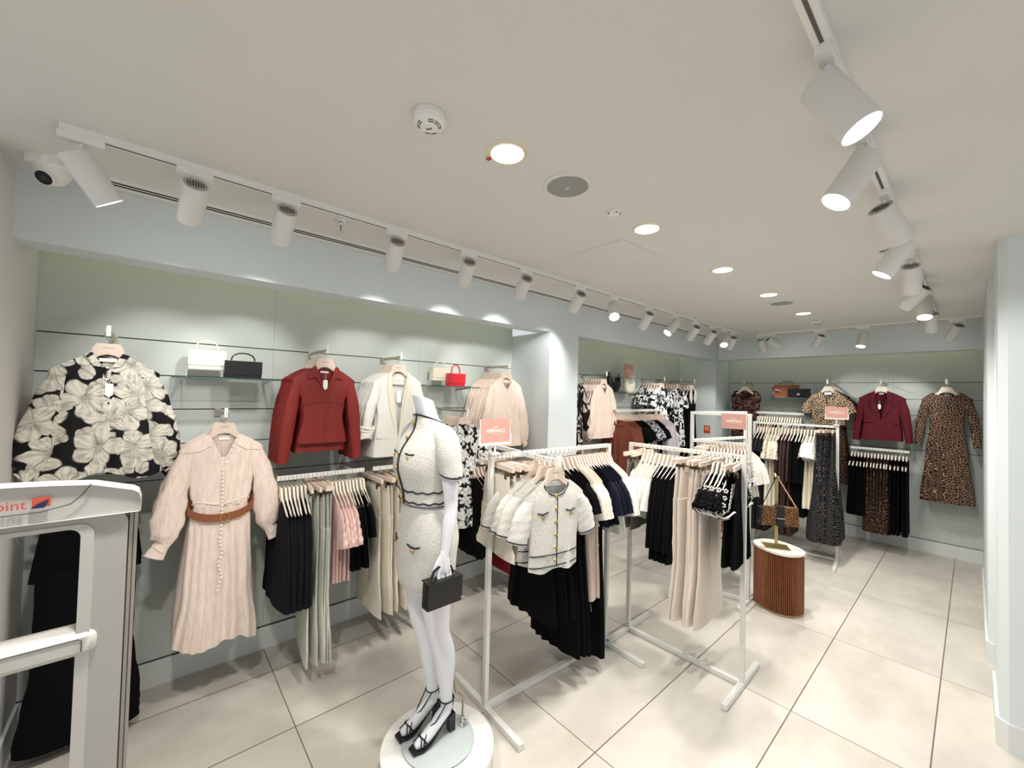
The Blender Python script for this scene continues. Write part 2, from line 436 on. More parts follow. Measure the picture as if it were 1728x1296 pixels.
# ------------------------------------------------------------------ track lighting
def bar_thing(name, label, cat, a, b, w, h, mat, part='rail'):
    t = thing(name, label, cat, a); m = MB(); m.bar((0, 0, 0), Vector(b)-Vector(a), w, h); mobj(part, m.mesh(part, mat, 0), t); return t
def track(label, a, b):
    t = bar_thing('lighting_track', label, 'light track', a, b, .034, .022, M_WHITE, 'track_body')
    d = Vector(b)-Vector(a); m = MB(); m.bar((0, 0, -.0105), d+Vector((0, 0, -.0105)), .008, .003)
    mobj('conductor_slot', m.mesh('slot', plain('track_slot', lin(92, 88, 84), .6), 0), t)
    return t
ZT = ZC-.011
track('long white lighting track along the left wall ceiling', (-1.945, -.26, ZT), (-1.945, 5.55, ZT))
track('white lighting track running overhead on the right toward the pier', (-.225, -.2, ZT), (-.225, 5.52, ZT))
track('white lighting track across the ceiling in front of the back wall', (-1.80, 5.70, ZT), (.07, 5.70, ZT))

def mk_head():
    r, L = .042, .162
    m = MB(); m.lathe([(.001, -L+.004), (r-.004, -L+.004), (r-.003, -L), (r, -L), (r, -.004), (r-.003, 0)], n=28, cap=(False, False)); body = m.mesh('lamp_head', M_LAMP)
    m = MB(); m.lathe([(r-.003, 0), (.001, .0005)], n=28, cap=(False, True)); cap = m.mesh('vent_cap', plain('lamp_cap_grey', lin(176, 172, 166), .5))
    m = MB()
    for k in range(7): m.box((-.024+k*.008, 0, .001), (.0035, .042-abs(k-3)*.006, .002))
    vents = m.mesh('vent', M_DARK, 0)
    m = MB(); m.lathe([(.001, -L-.0005), (r-.005, -L-.0005)], n=28, cap=(False, False)); lens = m.mesh('lens', M_LENS)
    m = MB(); m.bx(-.014, .014, -.055, .055, .0, .024); adp = m.mesh('adapter', M_WHITE, 0)
    m = MB(); m.cyl((0, 0, -.001), (0, 0, -.024), .007, n=12); stem = m.mesh('stem', M_WHITE)
    m = MB(); m.ball((0, 0, 0), .011, 12, 8); jt = m.mesh('swivel_joint', M_WHITE)
    return body, cap, vents, lens, adp, stem, jt
HEAD = mk_head()
def spot(label, x, y, d, ang=0.0, group=None, power=1.0, size=52):
    """a cylindrical track spot hanging from the track at x,y aimed along d"""
    body, cap, vents, lens, adp, stem, jt = HEAD
    t = thing('track_spotlight', label, 'spotlight', (x, y, ZC-.046), ang, group)
    mobj('adapter', adp, t); mobj('stem', stem, t)
    d = Vector(d).normalized(); d = Matrix.Rotation(-ang, 3, 'Z') @ d
    q = (-d).to_track_quat('Z', 'Y')
    h = mobj('lamp_head', body, t, (0, 0, -.04)); h.rotation_mode = 'QUATERNION'; h.rotation_quaternion = q
    # the head swivels about a point near its rear end
    off = -d*(-.03); h.location = Vector((0, 0, -.030)) + Vector((-d.x*.035, -d.y*.035, -.0 if d.z > -.5 else -.006))
    for nm, me in (('vent_cap', cap), ('lens', lens)): mobj(nm, me, h)
    c = [o for o in h.children if o.name.startswith('vent_cap')]
    mobj('vent', vents, h)
    mobj('swivel_joint', jt, t, (0, 0, -.026))
    ld = bpy.data.lights.new('spot_beam', 'SPOT'); ld.energy = SPOT_W*power; ld.color = SPOT_COL; ld.spot_size = R(size); ld.spot_blend = .7; ld.shadow_soft_size = .03
    lo = bpy.data.objects.new('spot_beam', ld); COL.objects.link(lo); lo.parent = h; lo.location = (0, 0, -.175)
    return t
NTH = ['first', 'second', 'third', 'fourth', 'fifth', 'sixth', 'seventh', 'eighth', 'ninth', 'tenth', 'eleventh', 'twelfth', 'thirteenth', 'fourteenth', 'fifteenth', 'sixteenth', 'seventeenth', 'eighteenth', 'nineteenth', 'twentieth', 'twenty-first', 'twenty-second']
LEFT = [(-.21, (-.25, .55, -.80)), (.086, (-.79, -.05, -.61)), (.394, (-.80, .0, -.58)), (.899, (-.80, .2, -.56)), (1.346, (-.79, .28, -.52)),
        (1.803, (-.79, .3, -.5)), (2.36, (-.74, .3, -.55)), (2.79, (.45, -.50, -.74)), (3.332, (-.64, .3, -.66)), (3.834, (-.30, -.62, -.74)),
        (4.274, (-.6, .3, -.62)), (4.70, (-.62, .3, -.68)), (5.0, (.30, -.55, -.78)), (5.29, (-.5, .4, -.7))]
LIT = {0, 7, 9, 12}
for i, (y, d) in enumerate(LEFT):
    st = 'with its lit face showing' if i in LIT else 'turned toward the wall'
    spot('%s white cylinder spotlight from the camera on the left track, %s' % (NTH[i], st), -1.945, y, d, 0, 'spotlights on the left track', .8 if i == 0 else 1.0)
RIGHT = [(1.16, (.44, .04, -.80), 'huge in view with a glowing face'), (1.60, (-.38, -.28, -.74), 'glowing and tilted toward the racks'),
         (2.10, (.28, .62, -.62), 'tilted away with its face hidden'), (2.62, (-.46, -.1, -.75), 'glowing and tilted left'),
         (3.10, (-.02, .55, -.62), 'hanging nearly upright'), (3.72, (-.62, .35, -.6), 'tilted left with its face hidden'),
         (4.05, (.02, -.38, -.92), 'aimed down with a glowing face'), (4.85, (-.05, .5, -.78), 'aimed down near the back track')]
for i, (y, d, w) in enumerate(RIGHT):
    spot('%s white spotlight on the right overhead track, %s' % (NTH[i], w), -.225, y, d, 0, 'spotlights on the right track', .5 if i < 2 else .85, 80)
BACK = [(-1.76, (.1, .45, -.85), 'at its left end hanging straight'), (-1.66, (.62, .5, -.6), 'at its left end leaning right'), (-1.16, (-.5, .36, -.72), 'above the leopard blouse'),
        (-.78, (-.12, -.3, -.90), 'above the burgundy blazer, glowing'), (-.10, (-.35, .5, -.6), 'at its right end leaning left')]
for i, (x, d, w) in enumerate(BACK):
    spot('white cylinder spotlight on the back track %s' % w, x, 5.70, d, PI/2, 'spotlights on the back track')

# ------------------------------------------------------------------ recessed downlights, speakers, detectors
def downlight(label, y, x=-1.066, tab=False):
    t = thing('recessed_downlight', label, 'downlight', (x, y, ZC), 0, 'recessed ceiling downlights')
    m = MB(); m.lathe([(.058, -.001), (.072, -.004), (.076, -.0005)], n=36, cap=(False, False)); m.lathe([(.058, -.001), (.0575, -.006), (.061, -.006)], n=36, cap=(False, False))
    mobj('trim_ring', m.mesh('ring', plain('downlight_trim', lin(228, 220, 200), .4)), t)
    m = MB(); m.lathe([(.058, -.0022), (.001, -.0022)], n=36, cap=(False, False)); mobj('lens', m.mesh('lens', M_DOWN), t)
    if tab: m = MB(); m.box((-.066, -.03, -.006), (.014, .012, .005)); mobj('red_tab', m.mesh('tab', plain('tab_red', lin(190, 60, 50), .5), 0), t)
    ld = bpy.data.lights.new('downlight_beam', 'AREA'); ld.shape = 'DISK'; ld.size = .11; ld.energy = DOWN_W; ld.color = (1, .96, .9); ld.spread = R(150)
    lo = bpy.data.objects.new('downlight_beam', ld); COL.objects.link(lo); lo.parent = t; lo.location = (0, 0, -.008)
for i, y in enumerate((-.02, .889, 1.80, 2.72, 3.61, 4.60)):
    w = ['cut by the top edge of the view', 'nearest one fully in view, with a red tab on its rim', 'next to the small square sensor', 'middle one above the tall white rack', 'just before the farther speaker', 'farthest one toward the back wall'][i]
    downlight('round recessed downlight, '+w, y, tab=(i == 1))
for i, (x, y) in enumerate(((-1.066, 1.205), (-1.08, 3.99))):
    t = thing('ceiling_speaker', ['grey round ceiling speaker between the two nearest downlights', 'grey round ceiling speaker between the two farthest downlights'][i], 'speaker', (x, y, ZC))
    m = MB(); m.lathe([(.082, -.007), (.096, -.005), (.100, -.0005)], n=40, cap=(False, False)); mobj('rim', m.mesh('rim', M_CEIL), t)
    m = MB(); m.lathe([(.082, -.006), (.04, -.009), (.001, -.010)], n=40, cap=(False, False)); mobj('grille', m.mesh('g', plain('speaker_grille', lin(150, 152, 146), .7)), t)
    m = MB(); m.box((0, 0, -.0112), (.014, .014, .002), rz=.4); mobj('badge', m.mesh('b', plain('badge_grey', lin(205, 205, 200), .4), 0), t)
def text(name, body, size, mat, parent, M, extr=.0006, align='CENTER', label=None):
    cu = bpy.data.curves.new(name, 'FONT'); cu.body = body; cu.size = size; cu.align_x = align; cu.align_y = 'CENTER'; cu.extrude = extr
    o = bpy.data.objects.new(name, cu); COL.objects.link(o)
    bpy.context.view_layer.update()
    me = bpy.data.meshes.new_from_object(o.evaluated_get(bpy.context.evaluated_depsgraph_get()))
    bpy.data.objects.remove(o); me.materials.clear(); me.materials.append(mat); me.transform(M)
    o = mobj(name, me, parent)
    if label: o['label'] = label
    return o
t = thing('smoke_detector', 'white round smoke detector on the ceiling with a handwritten 3', 'smoke detector', (-1.08, .592, ZC)); t.scale = (.88,)*3
m = MB(); m.lathe([(.052, 0), (.054, -.004), (.054, -.022), (.050, -.026)], n=40); mobj('base', m.mesh('b', M_WHITE), t)
m = MB(); m.lathe([(.050, -.026), (.052, -.030), (.046, -.038), (.036, -.044), (.022, -.050), (.001, -.051)], n=40, cap=(True, False)); mobj('cover', m.mesh('c', M_WHITE), t)
m = MB()
for k in range(10):
    if k % 3 != 2:
        a = 2*PI*k/10+.25
        for rr_, zz in ((.039, -.0425), (.033, -.0457)):
            m.tube([(rr_*math.cos(a+q), rr_*math.sin(a+q), zz) for q in (-.25, -.1, .1, .25)], .0016, 5)
mobj('sensing_slots', m.mesh('s', M_DARK), t)
text('number_mark', '3', .028, M_DARK, t, Matrix.Translation((0.0, -.002, -.0518)) @ Matrix.Rotation(R(125), 4, 'Z') @ Matrix.Rotation(PI, 4, 'X'))
t = thing('ceiling_sensor', 'small square white sensor with black eyes near the ceiling speaker', 'sensor', (-1.07, 1.53, ZC))
m = MB(); m.box((0, 0, -.004), (.06, .06, .008)); mobj('plate', m.mesh('p', M_WHITE, 0), t)
for a in ((-.018, -.018), (.018, .018), (.016, -.006)): m = MB(); m.cyl((a[0], a[1], -.008), (a[0], a[1], -.0095), .005, n=12); mobj('sensor_eye', m.mesh('e', M_DARK), t)
t = thing('ceiling_sensor', 'small white sensor on the ceiling near the back track', 'sensor', (-1.08, 5.22, ZC))
m = MB(); m.box((0, 0, -.01), (.09, .09, .02)); mobj('plate', m.mesh('p', M_WHITE, 0), t)
for a in (-.018, .018): m = MB(); m.box((a, -.02, -.021), (.022, .03, .004)); mobj('sensor_eye', m.mesh('e', M_DARK, 0), t)
def sprinkler(label, x, y):
    t = thing('fire_sprinkler', label, 'sprinkler', (x, y, ZC))
    m = MB(); m.lathe([(.036, 0), (.034, -.005), (.012, -.009), (.010, -.016)], n=24); mobj('escutcheon', m.mesh('e', M_CHROME), t)
    m = MB(); m.tube([(-.004, 0, -.015), (-.013, 0, -.025), (-.010, 0, -.038), (0, 0, -.046), (.010, 0, -.038), (.013, 0, -.025), (.004, 0, -.015)], .0022, 6); mobj('frame', m.mesh('f', M_CHROME), t)
    m = MB(); m.cyl((0, 0, -.014), (0, 0, -.044), .003, n=8); mobj('bulb', m.mesh('b', plain('sprinkler_bulb', lin(120, 50, 40), .3)), t)
    m = MB(); m.lathe([(.002, -.045), (.015, -.047), (.015, -.0485), (.001, -.0485)], n=12); mobj('deflector', m.mesh('d', M_CHROME), t)
sprinkler('chrome sprinkler head between the left track and the slot diffuser', -2.083, .669)
sprinkler('chrome sprinkler head beside the right track', -.307, 2.97)
sprinkler('far chrome sprinkler head at the right end of the back track', -.34, 5.50)
def cctv(label, x, y, ang, dome=True):
    t = thing('security_camera', label, 'security camera', (x, y, ZC), ang); t.scale = (.86,)*3
    m = MB(); m.lathe([(.062, 0), (.064, -.008), (.062, -.038), (.056, -.046)], n=32, sx=1.05); m.box((0, 0, -.018), (.12, .12, .036)); mobj('mount', m.mesh('m', M_WHITE), t)
    m = MB(); m.lathe([(.056, -.045), (.057, -.055), (.050, -.075), (.038, -.092), (.02, -.104), (.001, -.108)], n=32, cap=(True, False)); mobj('dome_housing', m.mesh('d', M_WHITE), t)
    m = MB(); a = Vector((0, -.018, -.074)); d = Vector((0, -.75, -.66)).normalized()
    m.tube([a, a+d*.030, a+d*.036], [.034, .034, .030], 28); ey = mobj('eyeball', m.mesh('e', M_WHITE), t)
    m = MB(); m.tube([a+d*.033, a+d*.0375], [.0285, .0285], 28); l = mobj('lens_window', m.mesh('l', M_BLACKP), ey)
    m = MB(); m.tube([a+d*.036, a+d*.040], [.012, .010], 20); mobj('lens', m.mesh('l', plain('lens_grey', lin(60, 60, 66), .15)), l)
cctv('white dome security camera in the corner above the near left wall', -2.29, -.315, R(60))
cctv('small white dome security camera in the far corner behind the track lights', -2.22, 5.75, R(55))

# ================================================================== garments
# Local frame of every hanging thing: origin where the hook bears on the rail, X across the
# shoulders, -Y the front, Z up.
NZ, SW, DROP = -.115, .185, .075
def W_of(tab): return tab
def panel(mb, P, front):
    sg = -1 if front else 1
    sw = P.get('sw', SW); nw = P.get('nw', .062); nz = P.get('nz', NZ); drop = P.get('drop', DROP)
    nd = P.get('nd', .06) if front else P.get('ndb', .008)
    vee = P.get('vee', False) and front
    Wt, Tt, hem = P['W'], P['T'], P['hem']
    hf = P.get('hemf', lambda s: 0.0); fn, a0, a1 = P.get('folds', (5, .001, .006)); sd = P.get('seed', 0)
    yb = P.get('yoff', 0.0); nr = P.get('nr', 22); ns = P.get('ns', 33)
    strap = P.get('top', None)
    ss = [-1+2*i/(ns-1) for i in range(ns)]
    vs = []
    for j in range(nr):
        r = j/(nr-1)
        for s in ss:
            xt = abs(s)*sw
            if xt < nw:
                q = xt/nw
                zt = nz-nd*((1-q) if vee else math.sqrt(max(0, 1-q**2.2)))
            else:
                q = (xt-nw)/(sw-nw); zt = nz-drop*q**1.25
            if strap: zt = strap(s, front, zt)
            zh = hem+hf(s)
            z = zt+(zh-zt)*r
            w = prof(Wt, z) if z < nz-drop-.03 else lerp(sw, prof(Wt, z), max(0, min(1, (nz-drop-z)/.03)))
            x = s*w
            t = prof(Tt, z)
            e = max(0, 1-abs(s)**3)**.5
            dep = max(0, min(1, (nz-z)/max(.05, nz-hem)))
            amp = lerp(a0, a1, dep)
            pw = .8*math.sin(2.1*s+sd)+.5*math.sin(5*s+sd*2); f = math.sin(fn*PI*(s+.12*math.sin(3*s+sd))+sd*1.7+1.2*math.sin(4*z+sd))*amp*(1-s**6)*(.65+.35*math.sin(4*s+sd*3)) + .35*amp*math.sin(3*s+7*z+sd+pw)*(1-s**4)
            vs.append((x, yb+sg*(t*e)+f, z))
    n = ns
    mb.add(vs, [(j*n+i, j*n+i+1, (j+1)*n+i+1, (j+1)*n+i) for j in range(nr-1) for i in range(n-1)])
def body(P, mat, name='body'):
    m = MB(); panel(m, P, True); panel(m, P, False)
    return weld(m.mesh(name, mat, 60), 2e-4)
def sleeve(side, pts, rx, ry, mat, wr=.0, seed=0, name='sleeve', n=14, k=16, yo=0.0, open_end=True):
    """pts: (x, z) for the right side; radii tables over 0..1"""
    P = [(side*x, z) for x, z in pts]; L = [0]
    for a, b in zip(P, P[1:]): L.append(L[-1]+math.hypot(b[0]-a[0], b[1]-a[1]))
    rx = [(i/(len(rx)-1), v) for i, v in enumerate(rx)] if not isinstance(rx[0], tuple) else rx
    ry = [(i/(len(ry)-1), v) for i, v in enumerate(ry)] if not isinstance(ry[0], tuple) else ry
    rings = []
    for i in range(k+1):
        t = i/k; d = t*L[-1]
        q = max(j for j in range(len(P)) if L[j] <= d+1e-9); q = min(q, len(P)-2)
        u = (d-L[q])/(L[q+1]-L[q]); x = lerp(P[q][0], P[q+1][0], u); z = lerp(P[q][1], P[q+1][1], u)
        tx = P[q+1][0]-P[q][0]; tz = P[q+1][1]-P[q][1]; tl = math.hypot(tx, tz); tx /= tl; tz /= tl
        if i == 0: tx, tz = tx*.6, tz
        a = Vector((-tz, 0, tx)).normalized()
        ra, rb = prof(rx, t), prof(ry, t); ring = []
        for h in range(n*2):
            an = 2*PI*h/(n*2)
            wz = 1+wr*(math.sin(an*5+seed+t*6)*.5+math.sin(t*30+an*2+seed)*.6)*min(1, 3*t)
            p = Vector((x, yo, z))+a*ra*wz*math.cos(an)+Vector((0, 1, 0))*rb*wz*math.sin(an)
            ring.append(p)
        rings.append(ring)
    m = MB(); m.loft(rings, (True, not open_end)); return fixn(m.mesh(name, mat, 70))
def sleeves(pts, rx, ry, mat, wr=0.0, seed=0, **k): return [('sleeve', sleeve(s, pts, rx, ry, mat, wr, seed+s, **k)) for s in (-1, 1)]
def ytop(P, x, z): return -prof(P['T'], z)*max(0, 1-abs(x/prof(P['W'], z))**3)**.5
def collar_flaps(mat, pts, y=-.02, th=.004):
    out = []
    for s in (-1, 1):
        m = MB(); o = [(s*x, z) for x, z in pts]
        m.prism(o, y-th, y); out.append(('collar', fixn(m.mesh('collar', mat, 30))))
    return out
def button(x, z, y, mat, r=.006):
    m = MB(); m.tube([(x, y, z), (x, y-.004, z)], [r, r*.8], 10); return ('button', m.mesh('button', mat))
def price_tag(x, z, y, s=1.0, long=False):
    m = MB(); w, h = (.014, .052) if not long else (.016, .075)
    m.prism([(x-w*s, z), (x+w*s, z), (x+w*s, z-h*s), (x, z-h*s-.012*s), (x-w*s, z-h*s)], y-.001, y)
    m.tube([(x, y, z), (x-.006, y, z+.03), (x, y+.004, z+.045), (x+.006, y, z+.03), (x, y, z)], .0006, 4)
    return ('price_tag', fixn(m.mesh('price_tag', M_TAG, 0)))
def neck_label(z, y, w=.03, h=.016):
    m = MB(); m.prism([(-w, z), (w, z), (w, z-h), (-w, z-h)], y-.0012, y); return ('neck_label', fixn(m.mesh('neck_label', M_TAG, 0)))
def line_trim(pts, r, mat, name='trim'):
    m = MB(); m.tube(pts, r, 6); return (name, m.mesh(name, mat))

# ---- hangers
def mk_hanger(mat, wide=1.0):
    m = MB(); R_ = [(.034*wide, -.058), (.044*wide, -.078), (.060, -.110), (.10, -.142), (.14, -.168), (.170, -.192), (.173, -.200), (.165, -.205), (.13, -.186), (.09, -.164), (.05, -.134), (.025, -.114), (.0, -.108)]
    o = [(-x, z) for x, z in R_[::-1][1:]] + R_
    m.prism(o, -.0055, .0055); bar_ = fixn(m.mesh('hanger_arm', mat, 30))
    return [('hanger_arm', bar_), ('hook', mk_hook(-.058))]
def mk_hook(z0):
    m = MB(); pts = [(0, 0, z0-.004), (0, 0, -.045), (.008, 0, -.036)]
    for k in range(9):
        a = R(-35+k*31); pts.append((.016*math.cos(a)*1.0, 0, -.016+.017*math.sin(a)))
    m.tube(pts, .0016, 6); return m.mesh('hook', M_BRASSY)
HANGER = mk_hanger(M_HANGER); HANGER_C = mk_hanger(M_HANGW)
def mk_brand():
    m = MB()
    for k in range(9): m.box((-.018+k*.0045, -.0058, -.078), (.003, .0006, .0035 if k % 3 else .0028))
    return ('maker_print', m.mesh('maker_print', plain('hanger_print', lin(150, 120, 110), .6), 0))
HANGER_F = mk_hanger(M_HANGER, 1.15) + [mk_brand()]
def mk_clip():
    m = MB(); m.box((0, 0, -.064), (.34, .013, .026)); b = m.mesh('hanger_bar', M_HANGER, 0)
    out = [('hanger_bar', b), ('hook', mk_hook(-.05))]
    for s in (-1, 1):
        m = MB(); m.box((s*.105, 0, -.088), (.014, .010, .026)); m.box((s*.105, -.008, -.104), (.024, .003, .03)); m.box((s*.105, .008, -.104), (.024, .003, .03))
        out.append(('clip', m.mesh('clip', plain('clip_metal', lin(120, 108, 88), .3, .9), 0)))
    return out
CLIP = mk_clip()

# ---- garment kinds (each a list of (part, mesh))
def kind_top(mat, hem=-.6, w=.15, wh=.16, t=.014, th=.02, nd=.05, vee=False, slv='long', smat=None, folds=(4, .001, .006), seed=0, sw=SW, hemf=None, slen=None, extra=None, drop=DROP, name='body', flare=1.0, nw=.062, wr=.06):
    P = dict(hem=hem, W=[(NZ, sw), (NZ-.10, sw), (NZ-.2, w+.01), (NZ-.3, w), (hem, wh)], T=[(NZ, t*.5), (NZ-.1, t), (hem, th)], nd=nd, vee=vee, folds=folds, seed=seed, sw=sw, drop=drop, nw=nw)
    if hemf: P['hemf'] = hemf
    out = [(name, body(P, mat, name))]
    sm = smat or mat; zs = NZ-drop
    if slv == 'long':
        e = slen or -.62
        out += sleeves([(sw-.032, zs-.022), (sw-.012, zs-.12), (sw+.006, (zs+e)/2), (sw+.03, e)], [.030, .038, .035, .029], [t, t*1.15, t*1.1, t], sm, wr, seed)
    elif slv == 'short':
        e = slen or -.34
        out += sleeves([(sw-.034, zs-.022), (sw-.005, zs-.07), (sw+.035, e)], [.034, .056, .054*flare], [t, t*1.2, t*1.3], sm, wr, seed)
    elif slv == 'puff':
        e = slen or -.62
        out += sleeves([(sw-.034, zs-.022), (sw-.008, zs-.12), (sw+.016, (zs+e)/2), (sw+.034, e+.09), (sw+.040, e+.02), (sw+.062, e)], [(0, .032), (.2, .046), (.7, .064), (.86, .056), (.93, .028), (1, .036)], [(0, t), (.5, t*2), (.86, t*2), (.93, t), (1, t*1.3)], sm, wr, seed)
    elif slv == 'flutter':
        e = slen or -.30
        out += sleeves([(sw-.04, zs-.015), (sw+.0, zs-.05), (sw+.045, e)], [.036, .062, .078], [t, t*1.6, t*2.0], sm, .14, seed)
    if extra: out += extra(P)
    return out
def kind_skirt(mat, hem=-.75, w0=.12, wh=.2, t0=.008, th=.02, folds=(9, .002, .008), seed=0, name='skirt_panel', hemf=None, zt=-.105):
    P = dict(hem=hem, W=[(zt, w0), (zt-.05, w0+.005), (lerp(zt, hem, .5), lerp(w0, wh, .6)), (hem, wh)], T=[(zt, t0), (zt-.1, t0+.003), (hem, th)], nd=0, ndb=0, nz=zt, drop=0.0, sw=w0, nw=w0*.9, folds=folds, seed=seed, ns=61)
    if hemf: P['hemf'] = hemf
    out = [(name, body(P, mat, name))]
    m = MB(); m.loft([[((w0+.001)*math.cos(2*PI*k/28), (t0+.0015)*math.sin(2*PI*k/28), z) for k in range(28)] for z in (zt+.001, zt-.028)], (False, False))
    out.append(('waistband', fixn(m.mesh('waistband', mat, 60)))); return out
def kind_trousers(mat, hem=-1.0, w0=.13, wl=.085, t=.012, seed=0, zt=-.105):
    m = MB(); out = []
    rings = []
    for i in range(8):
        z = lerp(zt, zt-.23, i/7); w = lerp(w0, w0+.03, i/7)
        rings.append([(w*math.cos(2*PI*k/28), (t+.004*math.sin(4*2*PI*k/28))*math.sin(2*PI*k/28), z) for k in range(28)])
    m.loft(rings, (False, True)); out.append(('hip_section', fixn(m.mesh('hip_section', mat, 60))))
    for s in (-1, 1):
        out.append(('trouser_leg', sleeve(s, [(.078, zt-.19), (.082, lerp(zt, hem, .5)), (.088, hem)], [.08, .078, wl], [t, t*1.2, t*1.4], mat, .05, seed+s, 'trouser_leg')))
    m = MB(); m.loft([[((w0+.001)*math.cos(2*PI*k/28), (t+.002)*math.sin(2*PI*k/28), z) for k in range(28)] for z in (zt+.002, zt-.03)], (False, False))
    out.append(('waistband', fixn(m.mesh('waistband', mat, 60)))); return out

BAD = []
def check_label(l):
    n = len(l.split())
    if n < 4 or n > 16: BAD.append(l)
    return l
def put(parts, name, label, cat, loc, rz, group=None, jit=0.0):
    t = thing(name, check_label(label), cat, loc, rz, group)
    if jit: t.rotation_euler = (random.uniform(-.01, .01), random.uniform(-.012, .012), rz+random.uniform(-jit, jit))
    pd = {}
    for nm, me in parts:
        par = t
        if '>' in nm: pn, nm = nm.split('>'); par = pd[pn]
        pd[nm] = mobj(nm, me, par)
    return t
def hang(parts, hparts, name, label, hlabel, cat, loc, rz, group=None, jit=0.0, hgroup=None):
    t = put(parts, name, label, cat, loc, rz, group, jit)
    h = put(hparts, 'clothes_hanger', hlabel, 'hanger', loc, rz, hgroup or ((group or 'display pieces')+' hangers'))
    h.rotation_euler = t.rotation_euler
    return t
def row(items, a, b, rz, rail, jit=.05, side='left'):
    """items: (parts, hanger, count, object name, short description, category, group, rz offset)"""
    n = sum(i[2] for i in items); a = Vector(a); b = Vector(b); k = 0
    for it in items:
        parts, hp, c, name, desc, cat, group = it[:7]; off = it[7] if len(it) > 7 else 0.0
        for j in range(c):
            p = a.lerp(b, (k+.5)/n)
            o = NTH[j]+' ' if c > 1 else ''
            fr = ' from %s' % side if c > 1 else ''
            hk = 'clip hanger' if hp is CLIP else 'wooden hanger'
            hang(parts[k % len(parts)] if isinstance(parts[0], list) else parts, hp, name, '%s%s%s %s' % (o, desc, fr, rail), '%s of the %s%s%s %s' % (hk, o, desc, fr, rail), cat, p, rz+off+(R(random.uniform(-9, 9)) if hp is CLIP else 0), group, jit)
            k += 1
def var(fn, n=2, **k): return [fn(seed=q*3+1, **k) for q in range(n)]

# ---- rails
def wall_arm(label, x, y, z, axis, L=.33):
    """straight hanging arm projecting from a wall groove"""
    t = thing('garment_rail', check_label(label), 'hanging arm', (x, y, z), 0 if axis == 'x' else -PI/2, 'hanging arms on the slat walls')
    m = MB(); m.bar((.004, 0, .006), (L, 0, .010), .008, .014); mobj('rod', m.mesh('rod', M_BRASSY, 0), t)
    m = MB(); m.box((L+.003, 0, .018), (.007, .016, .05)); mobj('end_stop', m.mesh('s', M_RACK, 0), t)
    m = MB(); m.box((.006, 0, .0), (.008, .03, .045)); mobj('wall_bracket', m.mesh('b', M_BRASSY, 0), t)
    return t
def wall_rail(label, axis, v, a, b, z, out):
    """rail parallel to a slat wall on two brackets"""
    c = (v, a, z) if axis == 'x' else (a, v, z)
    t = thing('wall_hanging_rail', check_label(label), 'hanging rail', c, 0, 'long hanging rails on the slat walls'); m = MB(); L = b-a
    if axis == 'x': m.bar((0, 0, -.008), (0, L, -.008), .012, .026)
    else: m.bar((0, 0, -.008), (L, 0, -.008), .012, .026)
    mobj('rail', m.mesh('rail', M_RACK, 0), t)
    for q in (.02, L-.02):
        m = MB()
        if axis == 'x': m.bar((-.006, q, -.005), (-out, q, -.012), .008, .02)
        else: m.bar((q, .006, -.005), (q, out, -.012), .008, .02)
        mobj('bracket', m.mesh('br', M_BRASSY, 0), t)
    return t

# ------------------------------------------------------------------ cloths
C_FLORAL = floral('cream_blooms_on_black', lin(16, 15, 18), lin(226, 221, 208), lin(92, 88, 82), 6.6, .62)
C_FLORAL2 = floral('white_blooms_on_black', lin(14, 14, 17), lin(240, 240, 238), lin(110, 110, 112), 13, .52, 1.25)
C_BRUSH = abstract('black_white_brush_print', lin(14, 14, 18), lin(232, 232, 230), 15, .5, (1.0, .55))
C_BRUSHP = abstract('black_taupe_brush_print', lin(16, 14, 16), lin(198, 184, 178), 14, .53, (1.2, .5))
C_BRUSHB = abstract('navy_white_brush_print', lin(16, 18, 40), lin(224, 226, 236), 26, .5, (1.3, .4))
C_BROWNP = abstract('brown_black_swirl_print', lin(34, 22, 20), lin(126, 92, 80), 30, .55, (.6, 1.0))
C_PINK = fabric('blush_crinkle_cloth', lin(242, 223, 210), .8, 'crinkle', .9)
C_PINKB = fabric('pale_blush_voile', lin(240, 220, 206), .8, 'crinkle', .35)
C_RED = fabric('brick_red_jersey', lin(126, 36, 31), .6, 'weave', .12, spec=.35)
C_WHITE = fabric('white_suiting', lin(230, 228, 220), .75, 'weave', .15)
C_LAPEL = fabric('ivory_satin_lapel', lin(232, 224, 200), .45, 'satin', .1, spec=.5)
C_BLACK = fabric('black_cloth', lin(9, 9, 11), .9, 'weave', .15, spec=.12, var=.2)
C_NAVY = fabric('midnight_navy_cloth', lin(13, 15, 34), .8, 'weave', .15, spec=.2)
C_CHAR = fabric('charcoal_black_crepe', lin(17, 18, 23), .85, 'weave', .15, spec=.15)
C_SAGE = fabric('pale_sage_twill', lin(206, 207, 196), .75, 'weave', .15)
C_DUSTY = fabric('dusty_pink_satin', lin(214, 180, 172), .4, 'satin', .15, spec=.5)
C_CREAM = fabric('cream_twill', lin(226, 219, 203), .75, 'weave', .15)
C_BEIGE = fabric('pale_beige_crepe', lin(226, 214, 202), .75, 'weave', .15)
C_TWEED = fabric('ivory_boucle', lin(222, 220, 212), .95, 'tweed', 1.0, spec=.1)
C_KNIT = fabric('ivory_knit', lin(228, 221, 208), .9, 'rib', .5)
C_RIB = fabric('beige_gauze', lin(216, 196, 182), .85, 'crinkle', .6)
C_RUST = fabric('rust_brown_cord', lin(124, 68, 52), .8, 'rib', .4)
C_LILAC = fabric('lilac_grey_cloth', lin(206, 198, 204), .8, 'weave', .15)
C_BURG = fabric('burgundy_suiting', lin(88, 18, 30), .75, 'weave', .15)
C_WINE = fabric('wine_red_cloth', lin(126, 22, 30), .7, 'weave', .15)
C_DBROWN = fabric('dark_chocolate_pleats', lin(50, 28, 26), .6, 'satin', .2, spec=.4)
